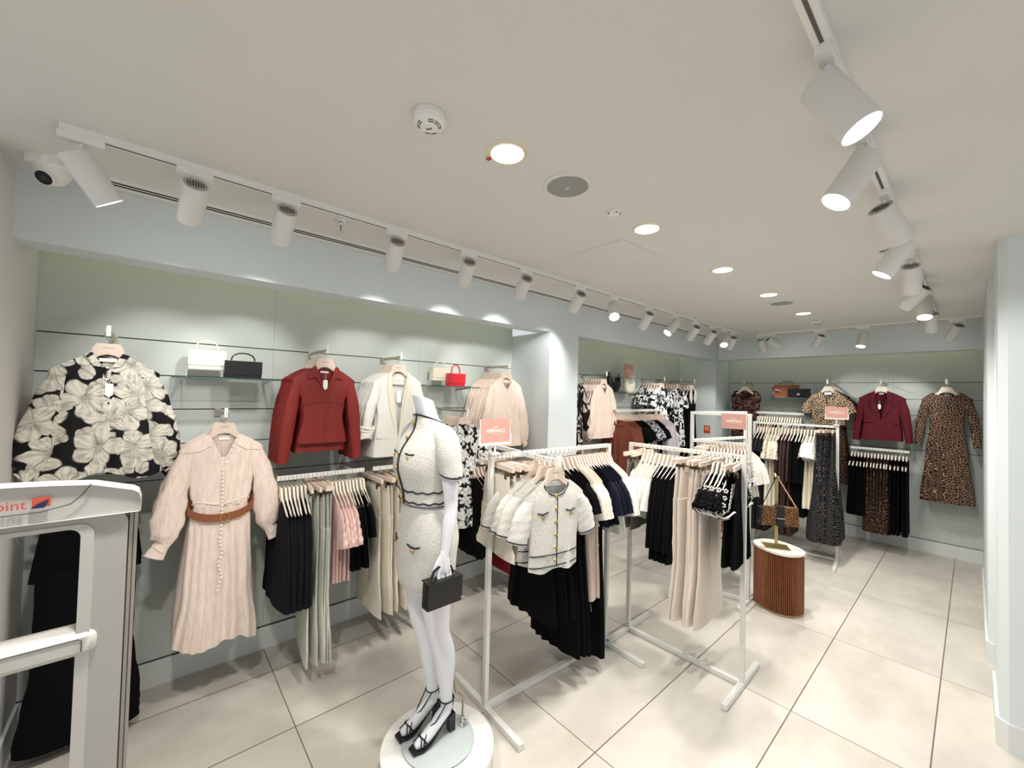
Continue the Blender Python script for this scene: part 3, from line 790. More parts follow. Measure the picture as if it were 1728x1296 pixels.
C_SATIN = fabric('champagne_satin', lin(226, 218, 198), .35, 'satin', .3, spec=.6)
C_GREYT = fabric('washed_grey_cloth', lin(120, 116, 106), .8, 'weave', .2)
C_LEO = leopard('tan_leopard_print', lin(224, 204, 174), lin(52, 32, 26), lin(176, 128, 84), 38, .13)
C_LEOD = leopard('dark_leopard_print', lin(182, 152, 124), lin(40, 26, 24), lin(72, 46, 38), 42, .085)
C_LEOD2 = leopard('deep_brown_leopard_print', lin(128, 96, 74), lin(24, 15, 14), lin(44, 27, 22), 30, .075)
C_DOT = dots('black_speckled_pleats', lin(16, 15, 18), lin(176, 172, 170), 150, .17)
C_FLECK = dots('black_fine_fleck', lin(17, 16, 19), lin(120, 118, 120), 150, .15)
C_PBLOOM = floral('pink_blooms_on_cream', lin(232, 205, 198), lin(150, 70, 80), lin(60, 30, 34), 16, .5)
C_GAUZE = fabric('sheer_taupe_cloth', lin(178, 168, 164), .8, 'weave', .15)
M_LEATHER_TAN = plain('tan_leather', lin(138, 80, 48), .5)
M_LEATHER_BLK = plain('black_leather', lin(10, 10, 13), .32)
M_LEATHER_WHT = plain('cream_leather', lin(234, 228, 208), .4)
M_LEATHER_RED = plain('red_leather', lin(196, 30, 38), .38)
M_PIPE = plain('navy_black_piping', lin(18, 20, 34), .8)
M_PEARL = plain('pearl_button', lin(236, 230, 214), .25)

def ptrim(P, pts, r, mat, name='piping', dy=.002):
    return line_trim([(x, ytop(P, x, z)-dy, z) for x, z in pts], r, mat, name)
# ---- floral blouse
def ex_floral(P):
    o = [button(0, -.17-.055*k, ytop(P, 0, -.3)-.004, M_PEARL) for k in range(9)]
    o += collar_flaps(C_FLORAL, [(.014, NZ-.055), (.05, NZ+.012), (.075, NZ+.004), (.045, NZ-.05)], -.018)
    o += [price_tag(.01, -.245, -.028, 1.0), neck_label(NZ-.012, .0)]
    m = MB(); m.prism([(-.014, NZ-.06), (.014, NZ-.06), (.012, -.655), (-.012, -.655)], -.0225, -.0195); o.append(('placket', fixn(m.mesh('placket', C_FLORAL, 0))))
    return o
FLOR = kind_top(C_FLORAL, hem=-.655, w=.185, wh=.215, t=.018, th=.03, nd=.055, slv='puff', folds=(6, .002, .012), extra=ex_floral, hemf=lambda s: -.02+.02*math.cos(s*5), slen=-.655)
FLOR_B = kind_top(C_FLORAL, hem=-.67, w=.185, wh=.215, t=.014, th=.02, nd=.04, slv='puff', folds=(5, .002, .01), seed=5, slen=-.68)
# ---- pink dress
def ex_pinkdress(P):
    o = [button(.0+(.006*math.sin(k) if k > 16 else 0), -.30-.0205*k, -.034-.020*max(0, min(1, (k-9)/20)), M_PEARL, .0072) for k in range(31)]
    o += [button(.056-.0085*k, NZ-.012-.028*k, -.022, M_PEARL, .0055) for k in range(6)]
    o += [neck_label(NZ-.02, .008, .022, .012), price_tag(.005, -.235, -.012, .8)]
    zt = -.485
    Q = dict(hem=-1.2, W=[(zt, .118), (zt-.1, .135), (-.9, .15), (-1.2, .185)], T=[(zt, .022), (zt-.15, .03), (-1.2, .05)], nd=0, ndb=0, nz=zt, drop=0., sw=.118, nw=.11, folds=(7, .004, .016), seed=2, ns=61, hemf=lambda s: .02*math.sin(4*s)-.02*s)
    o.append(('skirt_panel', body(Q, C_PINK, 'skirt_panel')))
    o.append(line_trim([(.121*math.cos(a), .026*math.sin(a), -.47-.01*math.sin(a*3)) for a in [2*PI*k/24 for k in range(25)]], .005, C_PINK, 'waist_tie'))
    rings = []
    for k in range(33):
        a = 2*PI*k/32; sag = .07*max(0, -math.sin(a))**.8; x, y = .142*math.cos(a), .044*math.sin(a)-.004; z = -.475-sag
        rings.append([(x, y, z+.020), (x*1.02, y*1.06, z+.020), (x*1.02, y*1.06, z-.020), (x, y, z-.020)])
    m = MB(); m.loft(rings, (False, False)); o.append(('belt', fixn(m.mesh('belt', M_LEATHER_TAN, 40))))
    m = MB(); m.tube([(.012+.020*math.cos(a), -.053, -.545+.021*math.sin(a)) for a in [2*PI*k/16 for k in range(17)]], .003, 6); o.append(('belt>buckle', m.mesh('buckle', M_GOLD)))
        # wide gathered cuffs
    for s in (-1, 1):
        m = MB(); m.tube([(s*.222, 0, -.628), (s*.232, 0, -.645), (s*.256, 0, -.690), (s*.262, 0, -.702)], [.028, .032, .040, .043], 20, cap=False, ref=(0, 1, 0), rr=[.018, .020, .024, .025]); o.append(('cuff', fixn(m.mesh('cuff', C_PINK))))
    for s in (-1, 1):
        m = MB(); m.tube([(s*.055, -.022, NZ-.055), (s*.10, -.021, NZ-.085), (s*.165, -.014, -.205)], .0018, 5); o.append(('yoke_seam', m.mesh('seam', C_PINK)))
    return o
PDRESS = kind_top(C_PINK, hem=-.49, w=.135, wh=.118, t=.020, th=.024, nd=.145, vee=True, slv='puff', folds=(8, .002, .005), extra=ex_pinkdress, slen=-.665, wr=.12, name='bodice')
PDRESS_B = [p for p in kind_top(C_PINK, hem=-1.15, w=.13, wh=.18, t=.016, th=.04, nd=.10, vee=True, slv='puff', folds=(7, .002, .012), seed=4, slen=-.665, wr=.12)]
# ---- red shirt
def ex_red(P):
    o = collar_flaps(C_RED, [(.006, -.255), (.058, NZ+.012), (.075, NZ+.002), (.105, -.185), (.055, -.175)], -.022)
    o += [button(.004, -.285-.042*k, -.0215, C_RED, .007) for k in range(7)]
    m = MB(); m.prism([(-.004, -.25), (.018, -.27), (.020, -.565), (-.012, -.565)], -.0205, -.018); o.append(('placket', fixn(m.mesh('placket', C_RED, 0))))
    for s in (-1, 1): m = MB(); m.tube([(s*.125, -.014, -.345), (s*.07, -.019, -.335), (s*.012, -.0205, -.32)], .0014, 5); o.append(('bust_seam', m.mesh('seam', C_RED)))
    return o+[neck_label(NZ-.02, .006, .024, .01), price_tag(.0, -.19, -.020, .95)]
RED = kind_top(C_RED, hem=-.575, w=.118, wh=.145, t=.017, th=.02, nd=.14, vee=True, folds=(3, .001, .004), extra=ex_red, slen=-.685)
RED_B = kind_top(C_RED, hem=-.63, w=.125, wh=.15, t=.014, th=.016, nd=.1, vee=True, folds=(3, .001, .004), seed=3, slen=-.69)
# ---- white blazer
def ex_blazer(P):
    o = []
    for s in (-1, 1):
        m = MB(); q = [(.058, NZ+.008), (.085, NZ-.012), (.088, -.22), (.062, -.38), (.022, -.52), (.0, -.575), (.004, -.54), (.03, -.40), (.052, -.25)]
        m.prism([(s*x, z) for x, z in q], -.027, -.021); o.append(('lapel', fixn(m.mesh('lapel', C_LAPEL, 30))))
        m = MB(); m.prism([(s*.06, -.565), (s*.15, -.555), (s*.15, -.572), (s*.06, -.582)], -.026, -.020); o.append(('pocket_flap', fixn(m.mesh('pocket', C_WHITE, 0))))
        # ruched three quarter cuff
        m = MB()
        for k in range(5):
            z = -.50-.016*k; m.tube([(s*(.222+.004*k)+.055*math.cos(a), .034*math.sin(a), z+.008*math.sin(a*2+k)) for a in [2*PI*j/18 for j in range(19)]], .010, 6)
        o.append(('ruched_cuff', m.mesh('cuff', C_WHITE)))
    m = MB(); m.prism([(-.045, NZ-.03), (.045, NZ-.03), (.045, -.2), (-.045, -.2)], .0, .0012); o.append(('lining_patch', fixn(m.mesh('lining', C_WHITE, 0))))
    return o+[neck_label(-.15, -.001, .018, .016), price_tag(.008, -.245, -.006, 1.0, True)]
BLAZ = kind_top(C_WHITE, hem=-.70, w=.145, wh=.175, t=.02, th=.026, nd=.46, vee=True, folds=(3, .001, .006), extra=ex_blazer, slen=-.50)
BLAZ_B = kind_top(C_WHITE, hem=-.70, w=.15, wh=.18, t=.015, th=.018, nd=.3, vee=True, folds=(3, .001, .004), seed=3, slen=-.56)
# ---- pink blouse
def ex_pblouse(P):
    o = [button(.0, -.24-.046*k, ytop(P, 0, -.24-.046*k)-.003, M_PEARL, .005) for k in range(10)]
    m = MB(); m.tube([(.064*math.cos(a), .018*math.sin(a), NZ-.012-.025*max(0, -math.sin(a))) for a in [2*PI*k/20 for k in range(21)]], .008, 6, rr=[.012]*21); o.append(('collar', m.mesh('collar', C_PINKB)))
    return o+[neck_label(NZ-.02, .006, .018, .01)]
PBL = kind_top(C_PINKB, hem=-.70, w=.175, wh=.20, t=.018, th=.03, nd=.11, vee=True, slv='puff', folds=(7, .003, .010), extra=ex_pblouse, slen=-.70)
PBL_B = kind_top(C_PINKB, hem=-.70, w=.175, wh=.20, t=.014, th=.02, nd=.06, slv='puff', folds=(6, .003, .008), seed=6, slen=-.69)
# ---- black and white floral dress
FDR = kind_top(C_FLORAL2, hem=-.52, w=.125, wh=.12, t=.018, th=.022, nd=.10, vee=True, slv='flutter', folds=(5, .002, .005), slen=-.42, name='bodice',
    extra=lambda P: collar_flaps(C_FLORAL2, [(.006, -.2), (.05, NZ+.012), (.075, NZ+.002), (.07, -.165)], -.022)+[('skirt_panel', body(dict(hem=-.9, W=[(-.5, .12), (-.9, .17)], T=[(-.5, .022), (-.9, .045)], nd=0, ndb=0, nz=-.5, drop=0., sw=.12, nw=.11, folds=(6, .003, .012), seed=3, ns=45), C_FLORAL2, 'skirt_panel'))])
FDR_B = kind_top(C_FLORAL2, hem=-.88, w=.125, wh=.165, t=.015, th=.03, nd=.08, vee=True, slv='flutter', folds=(6, .002, .01), seed=2, slen=-.42)

def arm_stack(rail_label, loc, axis, L, front, back, n, name, cat, flabel, desc, where, group, fh=HANGER_F, gap=.036, rz=None, last=None):
    """garments facing out, one behind the other on a wall arm"""
    wall_arm(rail_label, loc[0], loc[1], loc[2], axis, L)
    d = Vector((1, 0, 0)) if axis == 'x' else Vector((0, -1, 0)); rz = (PI/2 if axis == 'x' else 0) if rz is None else rz
    o = Vector(loc)+Vector((0, 0, .019))
    for k in range(n):
        p = o+d*(L-.035-gap*k)
        if k == 0: hang(front, fh, name, flabel, 'pale wooden hanger holding the '+' '.join(flabel.split()[:9]), cat, p, rz, group)
        else: hang(back, HANGER, name, '%s %s behind the front one %s' % (NTH[k-1], desc, where), 'wooden hanger of the %s %s behind the front one %s' % (NTH[k-1], desc, where), cat, p+Vector((0, 0, random.uniform(-.004, .004))), rz+R(random.uniform(-2, 3)), group)
# ------------------------------------------------------------------ near left recess
arm_stack('white arm holding the floral blouses at the far left', (XW, -.17, 1.876), 'x', .33, FLOR, FLOR_B, 5, 'blouse', 'blouse', 'black long-sleeved blouse with large cream flowers at the far left of wall', 'floral blouse', 'at far left', 'floral blouses on the left arm')
arm_stack('white arm holding the blush dresses beside the floral blouse', (XW, .285, 1.495), 'x', .38, PDRESS, PDRESS_B, 3, 'dress', 'dress', 'long blush crinkled dress with brown belt and covered buttons', 'blush dress', 'on the wall', 'blush dresses', gap=.06)
arm_stack('white arm holding the brick red shirts', (XW, .785, 1.876), 'x', .36, RED, RED_B, 8, 'shirt', 'shirt', 'brick red collared shirt at the front of the red stack', 'red shirt', 'on the wall', 'brick red shirts')
arm_stack('white arm holding the white blazers', (XW, 1.29, 1.876), 'x', .32, BLAZ, BLAZ_B, 7, 'blazer', 'blazer', 'white blazer with ivory shawl lapel at the front of its stack', 'white blazer', 'on the wall', 'white blazers')
arm_stack('white arm holding the blush blouses beside the pier', (XW, 2.285, 1.876), 'x', .33, PBL, PBL_B, 8, 'blouse', 'blouse', 'blush button-through blouse behind the new arrivals sign, nearest the pier', 'blush blouse', 'beside the pier', 'pale blush blouses')
arm_stack('white arm holding the black and white floral dresses', (XW, 1.81, 1.497), 'x', .40, FDR, FDR_B, 7, 'dress', 'dress', 'black and white floral dress hanging right behind the mannequin', 'floral dress', 'behind the mannequin', 'black and white floral dresses')

# glass shelves with bags
def shelf(label, x0, x1, y0, y1, z, axis='x'):
    t = thing('glass_shelf', check_label(label), 'shelf', ((x0+x1)/2, (y0+y1)/2, z)); hx, hy = abs(x1-x0)/2, abs(y1-y0)/2
    m = MB(); m.box((0, 0, -.004), (2*hx, 2*hy, .008)); mobj('glass_pane', m.mesh('glass', M_GLASS, 0), t)
    m = MB()
    if axis == 'x': m.box((hx+.0005, 0, -.004), (.001, 2*hy, .007))
    else: m.box((0, -hy-.0005, -.004), (2*hx, .001, .007))
    mobj('polished_edge', m.mesh('edge', M_GLASSEDGE, 0), t)
    for s in (-1, 1):
        m = MB()
        if axis == 'x': m.prism([(-hx, -.008), (hx*.6, -.008), (hx*.6, -.012), (-hx, -.035)], s*hy*.8-.003, s*hy*.8+.003)
        else: m.prism([(-hy, -.008), (hy*.6, -.008), (hy*.6, -.012), (-hy, -.035)], s*hx*.8-.003, s*hx*.8+.003, Matrix.Rotation(-PI/2, 4, 'Z'))
        mobj('bracket', fixn(m.mesh('bracket', M_BRASSY, 0)), t)
shelf('glass shelf carrying the white and black handbags between blouse and red shirts', -2.975, -2.70, .06, .56, 1.697)
shelf('glass shelf carrying the white and red handbags beside the white blazers', -2.975, -2.70, 1.45, 2.02, 1.697)
def riser(label, c, d):
    t = thing('acrylic_riser', check_label(label), 'display block', c); m = MB(); w = .003
    for s in (-1, 1): m.box((0, s*(d[1]/2-w/2), d[2]/2), (d[0], w, d[2]))
    m.box((0, 0, d[2]-w/2), (d[0], d[1], w)); mobj('riser_shell', m.mesh('riser', M_ACRYL, 0), t)
def handbag(label, c, w, h, d, mat, rz, handle='arch', hh=.08, hw=.5, metal=M_GOLD, flap=.72, hr=.005):
    t = thing('handbag', check_label(label), 'handbag', c, rz)
    m = MB(); o = [(-w/2, 0), (w/2, 0), (w/2*.97, h*.9), (w/2*.93, h), (-w/2*.93, h), (-w/2*.97, h*.9)]
    rings = []
    for y, k in ((-d/2, .97), (-d/2+.006, 1), (d/2-.006, 1), (d/2, .97)): rings.append([(x*k, y, h/2+(z-h/2)*k) for x, z in o])
    m.loft(rings); mobj('bag_body', fixn(m.mesh('bag', mat, 30)), t)
    m = MB(); m.prism([(-w/2*1.0, h+.003), (w/2*1.0, h+.003), (w/2*1.0, h*(1-flap)), (w/2*.96, h*(1-flap)-.006), (-w/2*.96, h*(1-flap)-.006), (-w/2, h*(1-flap))], -d/2-.005, -d/2-.001)
    m.box((0, 0, h+.0015), (w, d+.008, .004)); mobj('flap', fixn(m.mesh('flap', mat, 20)), t)
    if handle == 'arch':
        m = MB(); m.tube([(-w*hw/2, 0, h), (-w*hw/2, 0, h+hh*.35), (-w*hw*.42, 0, h+hh*.72), (-w*hw*.2, 0, h+hh*.96), (0, 0, h+hh), (w*hw*.2, 0, h+hh*.96), (w*hw*.42, 0, h+hh*.72), (w*hw/2, 0, h+hh*.35), (w*hw/2, 0, h)], hr, 8)
        mobj('handle', m.mesh('handle', mat), t)
        for s in (-1, 1): m = MB(); m.box((s*w*hw/2, 0, h+.004), (.014, .018, .008)); mobj('handle_ring', m.mesh('ring', metal, 0), t)
    return t
ZSH = 1.697
riser('clear riser under the white handbag on the left glass shelf', (-2.87, .215, ZSH), (.09, .18, .045))
handbag('cream white handbag with thin arched handle on the left shelf', (-2.87, .215, ZSH+.046), .17, .105, .06, M_LEATHER_WHT, PI/2, hh=.058, hw=.6, hr=.004)
handbag('black handbag with short arched handle in front on the left shelf', (-2.77, .375, ZSH+.001), .18, .095, .06, M_LEATHER_BLK, PI/2, hh=.05, hw=.62, hr=.004)
riser('clear riser under the white handbag beside the red one', (-2.87, 1.72, ZSH), (.09, .18, .045))
handbag('white handbag with gold edge next to the red handbag', (-2.87, 1.74, ZSH+.046), .17, .10, .06, M_LEATHER_WHT, PI/2, hh=.055, hw=.6, hr=.004)
handbag('small red handbag with tall arched handle on the glass shelf', (-2.78, 1.83, ZSH+.001), .145, .10, .07, M_LEATHER_RED, PI/2, hh=.075, hw=.55, hr=.0055)

# rails below
wall_rail('white hanging rail under the red shirts on the left wall', 'x', -2.62, .54, 1.04, 1.14, .355)
K_BJ = [kind_top(C_CHAR, hem=-.68, w=.185, wh=.245, t=.014, th=.034, nd=.3, vee=True, folds=(3, .001, .006), seed=q, slen=-.64) for q in (1, 4)]
K_SAGE = [kind_trousers(C_SAGE, hem=-1.03, wl=.135, seed=q, t=.009) for q in (1, 5)]
K_FRILL = [kind_top(C_DUSTY, hem=-.64, w=.12, wh=.13, t=.011, th=.014, nd=.06, slv='flutter', folds=(4, .002, .012), seed=q, slen=-.40) for q in (1, 5)]
K_BT = [kind_top(C_BLACK, hem=-.58, w=.14, wh=.17, t=.011, th=.016, nd=.05, slv='short', folds=(3, .001, .006), seed=q, slen=-.38) for q in (2, 6)]
RA = 'under the red shirts'
row([(K_BJ, HANGER_C, 7, 'jacket', 'long black jacket', 'jacket', 'long black jackets'), (K_SAGE, CLIP, 6, 'trousers', 'pale sage trousers', 'trousers', 'pale sage trousers'),
     (K_FRILL, HANGER_C, 5, 'top', 'frilled pink top', 'top', 'frilled pink tops'), (K_BT, HANGER_C, 5, 'top', 'short-sleeved black top', 'top', 'short-sleeved black tops')],
    (-2.62, .545, 1.14), (-2.62, 1.035, 1.14), 0, RA)
wall_rail('white hanging rail behind the mannequin under the blazers', 'x', -2.62, 1.10, 1.58, 1.14, .355)
K_CT = [kind_trousers(C_CREAM, hem=-.90, wl=.12, seed=q, t=.011) for q in (1, 5)]
RB = 'under the white blazers'
row([(K_CT, CLIP, 10, 'trousers', 'wide cream trousers', 'trousers', 'wide cream trousers')], (-2.62, 1.07, 1.14), (-2.62, 1.55, 1.14), 0, RB)
wall_rail('white hanging rail under the blush blouses', 'x', -2.62, 1.86, 2.5, 1.12, .355)
K_BD = [kind_top(C_BLACK, hem=-.72, w=.14, wh=.19, t=.012, th=.024, nd=.08, slv='long', folds=(4, .001, .01), seed=q, slen=-.5) for q in (2, 6)]
K_WS = [kind_skirt(C_WINE, hem=-.93, w0=.12, wh=.17, folds=(7, .002, .012), seed=q) for q in (2, 6)]
RC = 'under the blush blouses'
row([(K_BD, HANGER, 9, 'dress', 'black dress', 'dress', 'black dresses under the blush blouses'), (K_WS, CLIP, 8, 'skirt', 'wine red skirt', 'skirt', 'wine red skirts')],
    (-2.62, 1.88, 1.12), (-2.62, 2.48, 1.12), 0, RC)

# ------------------------------------------------------------------ far left recess
C_HALTER = C_BLACK
arm_stack('short white arm partly hidden behind the pier edge', (XW, 3.20, 1.876), 'x', .33, kind_top(C_BRUSHP, hem=-.98, w=.13, wh=.19, t=.018, th=.04, nd=.10, vee=True, slv='puff', folds=(7, .003, .012), slen=-.62), kind_top(C_BRUSHP, hem=-.96, w=.13, wh=.17, t=.014, th=.03, nd=.08, slv='puff', folds=(6, .003, .01), seed=3, slen=-.6), 4, 'dress', 'dress', 'dark brush-print dress with tied waist half hidden by the pier', 'dark brush-print dress', 'beside the pier', 'dark brush print dresses')
arm_stack('white arm holding pleated blush blouses in the far recess', (XW, 3.68, 1.876), 'x', .34, PBL, PBL_B, 7, 'blouse', 'blouse', 'blush high-neck blouse hanging in the far left recess', 'blush blouse', 'in far recess', 'blush blouses of the far recess')
K_BRD = kind_top(C_BRUSH, hem=-.62, w=.15, wh=.19, t=.018, th=.03, nd=.05, slv='short', folds=(5, .002, .010), slen=-.36)
K_BRD2 = kind_top(C_BRUSH, hem=-.90, w=.14, wh=.20, t=.018, th=.04, nd=.10, vee=True, slv='flutter', folds=(6, .003, .014), slen=-.38)
arm_stack('white arm holding the black and white brush print tops', (XW, 4.95, 1.876), 'x', .33, K_BRD, K_BRD, 7, 'top', 'top', 'black and white brush-print top, left stack in the far recess', 'brush-print top', 'in far recess', 'brush print tops', gap=.04)
arm_stack('white arm holding brush print dresses near the corner', (XW, 5.36, 1.876), 'x', .35, K_BRD2, K_BRD2, 6, 'dress', 'dress', 'long black and white brush-print dress near the far corner', 'brush-print dress', 'near far corner', 'brush print dresses')
def ex_halter(P):
    o = []
    for s in (-1, 1):
        m = MB(); m.prism([(s*.05, NZ+.008), (s*.095, NZ-.02), (s*.11, -.25), (s*.05, -.33), (s*.02, -.25), (s*.04, -.16)], -.026, -.02); o.append(('white_overlay', fixn(m.mesh('overlay', C_WHITE, 20))))
    return o
K_HAL = kind_top(C_BLACK, hem=-1.36, w=.12, wh=.19, t=.018, th=.04, nd=.14, vee=True, slv='none', folds=(6, .002, .012), sw=.14, extra=ex_halter, drop=.05)
arm_stack('white arm at the right end of the far left recess', (XW, 5.74, 1.876), 'x', .36, K_HAL, K_HAL, 4, 'dress', 'dress', 'long black dress with white halter collar in the far corner', 'halter dress', 'in far corner', 'halter dresses', gap=.045)
shelf('glass shelf carrying the black and white shoulder bags', -2.975, -2.72, 3.95, 4.72, 1.694)
def slouch(label, c, w, h, mat, rz, loop=False):
    t = thing('shoulder_bag', check_label(label), 'handbag', c, rz)
    m = MB(); n = 24; rings = []
    o = []
    for k in range(n+1): a = PI+PI*k/n; o.append((w/2*math.cos(a)*(1.0), h*.62+h*.62*math.sin(a)))
    o += [(w*.44, h), (w*.25, h*.74), (0, h*.66), (-w*.25, h*.74), (-w*.44, h)]
    for y, k in ((-.03, .86), (-.016, 1), (.016, 1), (.03, .86)): rings.append([(x*k, y, h/2+(z-h/2)*k) for x, z in o])
    m.loft(rings); mobj('bag_body', fixn(m.mesh('bag', mat, 50)), t)
    m = MB(); m.tube([(-w*.43, 0, h*.95), (-w*.46, 0, h*1.15), (-w*.40, 0, h*1.25), (-w*.33, 0, h*1.15), (-w*.2, 0, h*.9), (w*.2, .02, h*.86), (w*.43, 0, h*.97), (w*.44, 0, h*1.22)], .007, 8); mobj('strap', m.mesh('strap', mat), t)
slouch('black slouchy shoulder bag on the far recess shelf', (-2.83, 4.10, 1.695), .24, .19, M_LEATHER_BLK, PI/2)
slouch('white slouchy shoulder bag beside the black one', (-2.84, 4.44, 1.695), .22, .17, M_LEATHER_WHT, PI/2)
def sign(label, c, w, h, rz, frame=True, stem=0.0, portrait=False, kind='stand'):
    t = thing('display_sign', check_label(label), 'sign', c, rz)
    m = MB(); m.box((0, 0, h/2), (w, .003, h)); mobj('card', m.mesh('card', M_PINKSIGN, 0), t)
    if frame:
        m = MB()
        m.box((0, -.001, -.004), (w+.012, .012, .012)); m.box((-w/2-.004, -.001, .02), (.008, .010, .05)); m.box((w/2+.004, -.001, .02), (.008, .010, .05))
        m.box((-w/2-.002, 0, h/2), (.003, .004, h)); m.box((w/2+.002, 0, h/2), (.003, .004, h))
        mobj('holder', m.mesh('holder', M_LAMP, 0), t)
    if stem: m = MB(); m.cyl((0, 0, -.008), (0, 0, -stem), .006, n=12); m.box((0, 0, -stem+.006), (.05, .02, .012)); mobj('stem', m.mesh('stem', M_RACK), t)
    Rm = Matrix.Rotation(PI/2, 4, 'X'); q = min(w, h)
    text('line_1', 'NEW', q*.10, M_TEXTW, t, Matrix.Translation((0, -.0022, h*.66)) @ Rm, .0004)
    text('line_2', 'ARRIVALS', w*(.15 if not portrait else .16), M_TEXTW, t, Matrix.Translation((0, -.0022, h*.50)) @ Rm, .0004)
    m = MB(); m.box((0, -.0022, h*.36), (w*.28, .0008, .0012)); mobj('underline', m.mesh('u', M_TEXTW, 0), t)
    return t
sign('small pink upright NEW ARRIVALS sign on the wall above the black bag', (-2.80, 4.36, 1.885), .20, .165, PI/2, frame=False)
m = MB(); 
t = thing('sign_holder_shelf', 'thin glass ledge under the small pink sign on the far recess wall', 'shelf', (-2.87, 4.45, 1.883))
m.box((0, 0, -.003), (.20, .8, .006)); mobj('glass_pane', m.mesh('g', M_GLASS, 0), t); m = MB(); m.box((.1005, 0, -.003), (.001, .8, .005)); mobj('polished_edge', m.mesh('e', M_GLASSEDGE, 0), t)
wall_rail('white hanging rail in the far recess above the rust shirts', 'x', -2.60, 3.82, 4.82, 1.50, .37)
K_RUST = [kind_top(C_RUST, hem=-.72, w=.16, wh=.19, t=.016, th=.026, nd=.05, folds=(4, .001, .008), seed=q, extra=lambda P: collar_flaps(C_RUST, [(.006, -.17), (.05, NZ+.012), (.08, NZ-.0), (.085, -.17)], -.024)) for q in (1, 4)]
K_BST = [kind_top(C_BLACK, hem=-.60, w=.15, wh=.17, t=.014, th=.02, slv='short', folds=(4, .001, .006), seed=q) for q in (1, 4)]
K_BNV = [kind_top(C_BRUSHB, hem=-.66, w=.15, wh=.19, t=.014, th=.024, slv='short', folds=(5, .002, .008), seed=q) for q in (1, 4)]
K_LIL = [kind_top(C_LILAC, hem=-.70, w=.16, wh=.19, t=.014, th=.022, nd=.05, folds=(4, .001, .008), seed=q) for q in (1, 4)]
RD = 'in far recess'
row([(K_RUST, HANGER, 5, 'shirt', 'rust brown shirt', 'shirt', 'rust brown shirts'), (K_BST, HANGER, 5, 'top', 'plain black top', 'top', 'black tops in the far recess'), (K_BNV, HANGER, 5, 'top', 'navy and white patterned top', 'top', 'navy patterned tops'),
     (K_BST, HANGER, 3, 'top', 'short black top', 'top', 'short black tops in far recess'), (K_LIL, HANGER, 6, 'cardigan', 'lilac grey cardigan', 'cardigan', 'lilac grey cardigans')], (-2.60, 3.86, 1.50), (-2.60, 4.82, 1.50), 0, RD)
t = thing('fire_call_point_sign', 'small red and yellow fire equipment sign on the far corner pier', 'sign', (XB-.11, 6.05, 1.15))
t.location = (-2.56, 6.048, 1.15)
m = MB(); m.box((0, 0, .055), (.085, .004, .11)); mobj('plate', m.mesh('p', plain('sign_red', lin(206, 62, 44), .5), 0), t)
m = MB(); m.box((0, -.003, .065), (.055, .002, .06)); mobj('yellow_field', m.mesh('p', plain('sign_yellow', lin(240, 190, 110), .5), 0), t)
m = MB(); m.box((0, -.0045, .064), (.008, .002, .05)); m.box((0, -.0045, .045), (.036, .002, .008)); mobj('pictogram', m.mesh('p', plain('sign_red', (0, 0, 0)), 0), t)

# ------------------------------------------------------------------ back wall
YA = YW
def ex_burg(P):
    o = []
    for s in (-1, 1):
        for q in ([(.05, NZ+.010), (.088, NZ-.012), (.098, -.225), (.062, -.235), (.052, -.20)], [(.062, -.24), (.100, -.235), (.07, -.33), (.006, -.42), (.004, -.40), (.05, -.27)]):
            m = MB(); m.prism([(s*x, z) for x, z in q], -.030, -.022); o.append(('lapel', fixn(m.mesh('lapel', C_BURG, 20))))
        m = MB(); m.prism([(s*.05, -.445), (s*.15, -.44), (s*.15, -.465), (s*.05, -.47)], -.030, -.022); o.append(('pocket_flap', fixn(m.mesh('pocket', C_BURG, 20))))
    return o+[button(.0, -.45, -.024, C_BURG, .008), price_tag(-.015, -.26, -.012, .9), neck_label(NZ-.02, .006, .02, .01)]
BUR = kind_top(C_BURG, hem=-.665, w=.155, wh=.175, t=.02, th=.03, nd=.33, vee=True, folds=(3, .001, .005), extra=ex_burg, slen=-.68, sw=.195)
arm_stack('white arm holding the burgundy blazers on the back wall', (-.69, YA, 1.876), 'y', .36, BUR, BUR, 4, 'blazer', 'blazer', 'burgundy notch-lapel blazer on the back wall', 'burgundy blazer', 'on back wall', 'burgundy blazers', fh=HANGER_C)
def ex_leod(P):
    Q = dict(hem=-1.27, W=[(-.5, .125), (-.75, .155), (-1.27, .20)], T=[(-.5, .024), (-1.27, .055)], nd=0, ndb=0, nz=-.5, drop=0., sw=.125, nw=.115, folds=(7, .004, .016), seed=3, ns=55)
    return [('skirt_panel', body(Q, C_LEOD, 'skirt_panel')), neck_label(NZ-.03, .008, .02, .008)]
LDR = kind_top(C_LEOD, hem=-.505, w=.125, wh=.125, t=.02, th=.024, nd=.035, folds=(4, .001, .004), extra=ex_leod, slen=-.68, nw=.10, name='bodice')
arm_stack('white arm holding the leopard dress at the right end', (-.185, YA, 1.876), 'y', .30, LDR, LDR, 2, 'dress', 'dress', 'long-sleeved leopard print dress at the right end of the back wall', 'leopard dress', 'on back wall', 'leopard dresses', fh=HANGER_C)
LBL = kind_top(C_LEO, hem=-.52, w=.16, wh=.17, t=.02, th=.03, nd=.16, vee=True, slv='short', folds=(5, .002, .008), slen=-.38, extra=lambda P: [neck_label(NZ-.015, .0, .035, .03)])
LBL_B = kind_top(C_LEOD2, hem=-1.22, w=.14, wh=.20, t=.02, th=.035, nd=.1, slv='short', folds=(6, .002, .012), slen=-.36, seed=3)
arm_stack('white arm holding the tan leopard blouse', (-1.17, YA, 1.876), 'y', .40, LBL, LBL_B, 5, 'blouse', 'blouse', 'tan leopard print short-sleeved blouse with white neck label', 'dark leopard dress', 'on back wall', 'leopard print pieces', fh=HANGER_C, gap=.05)
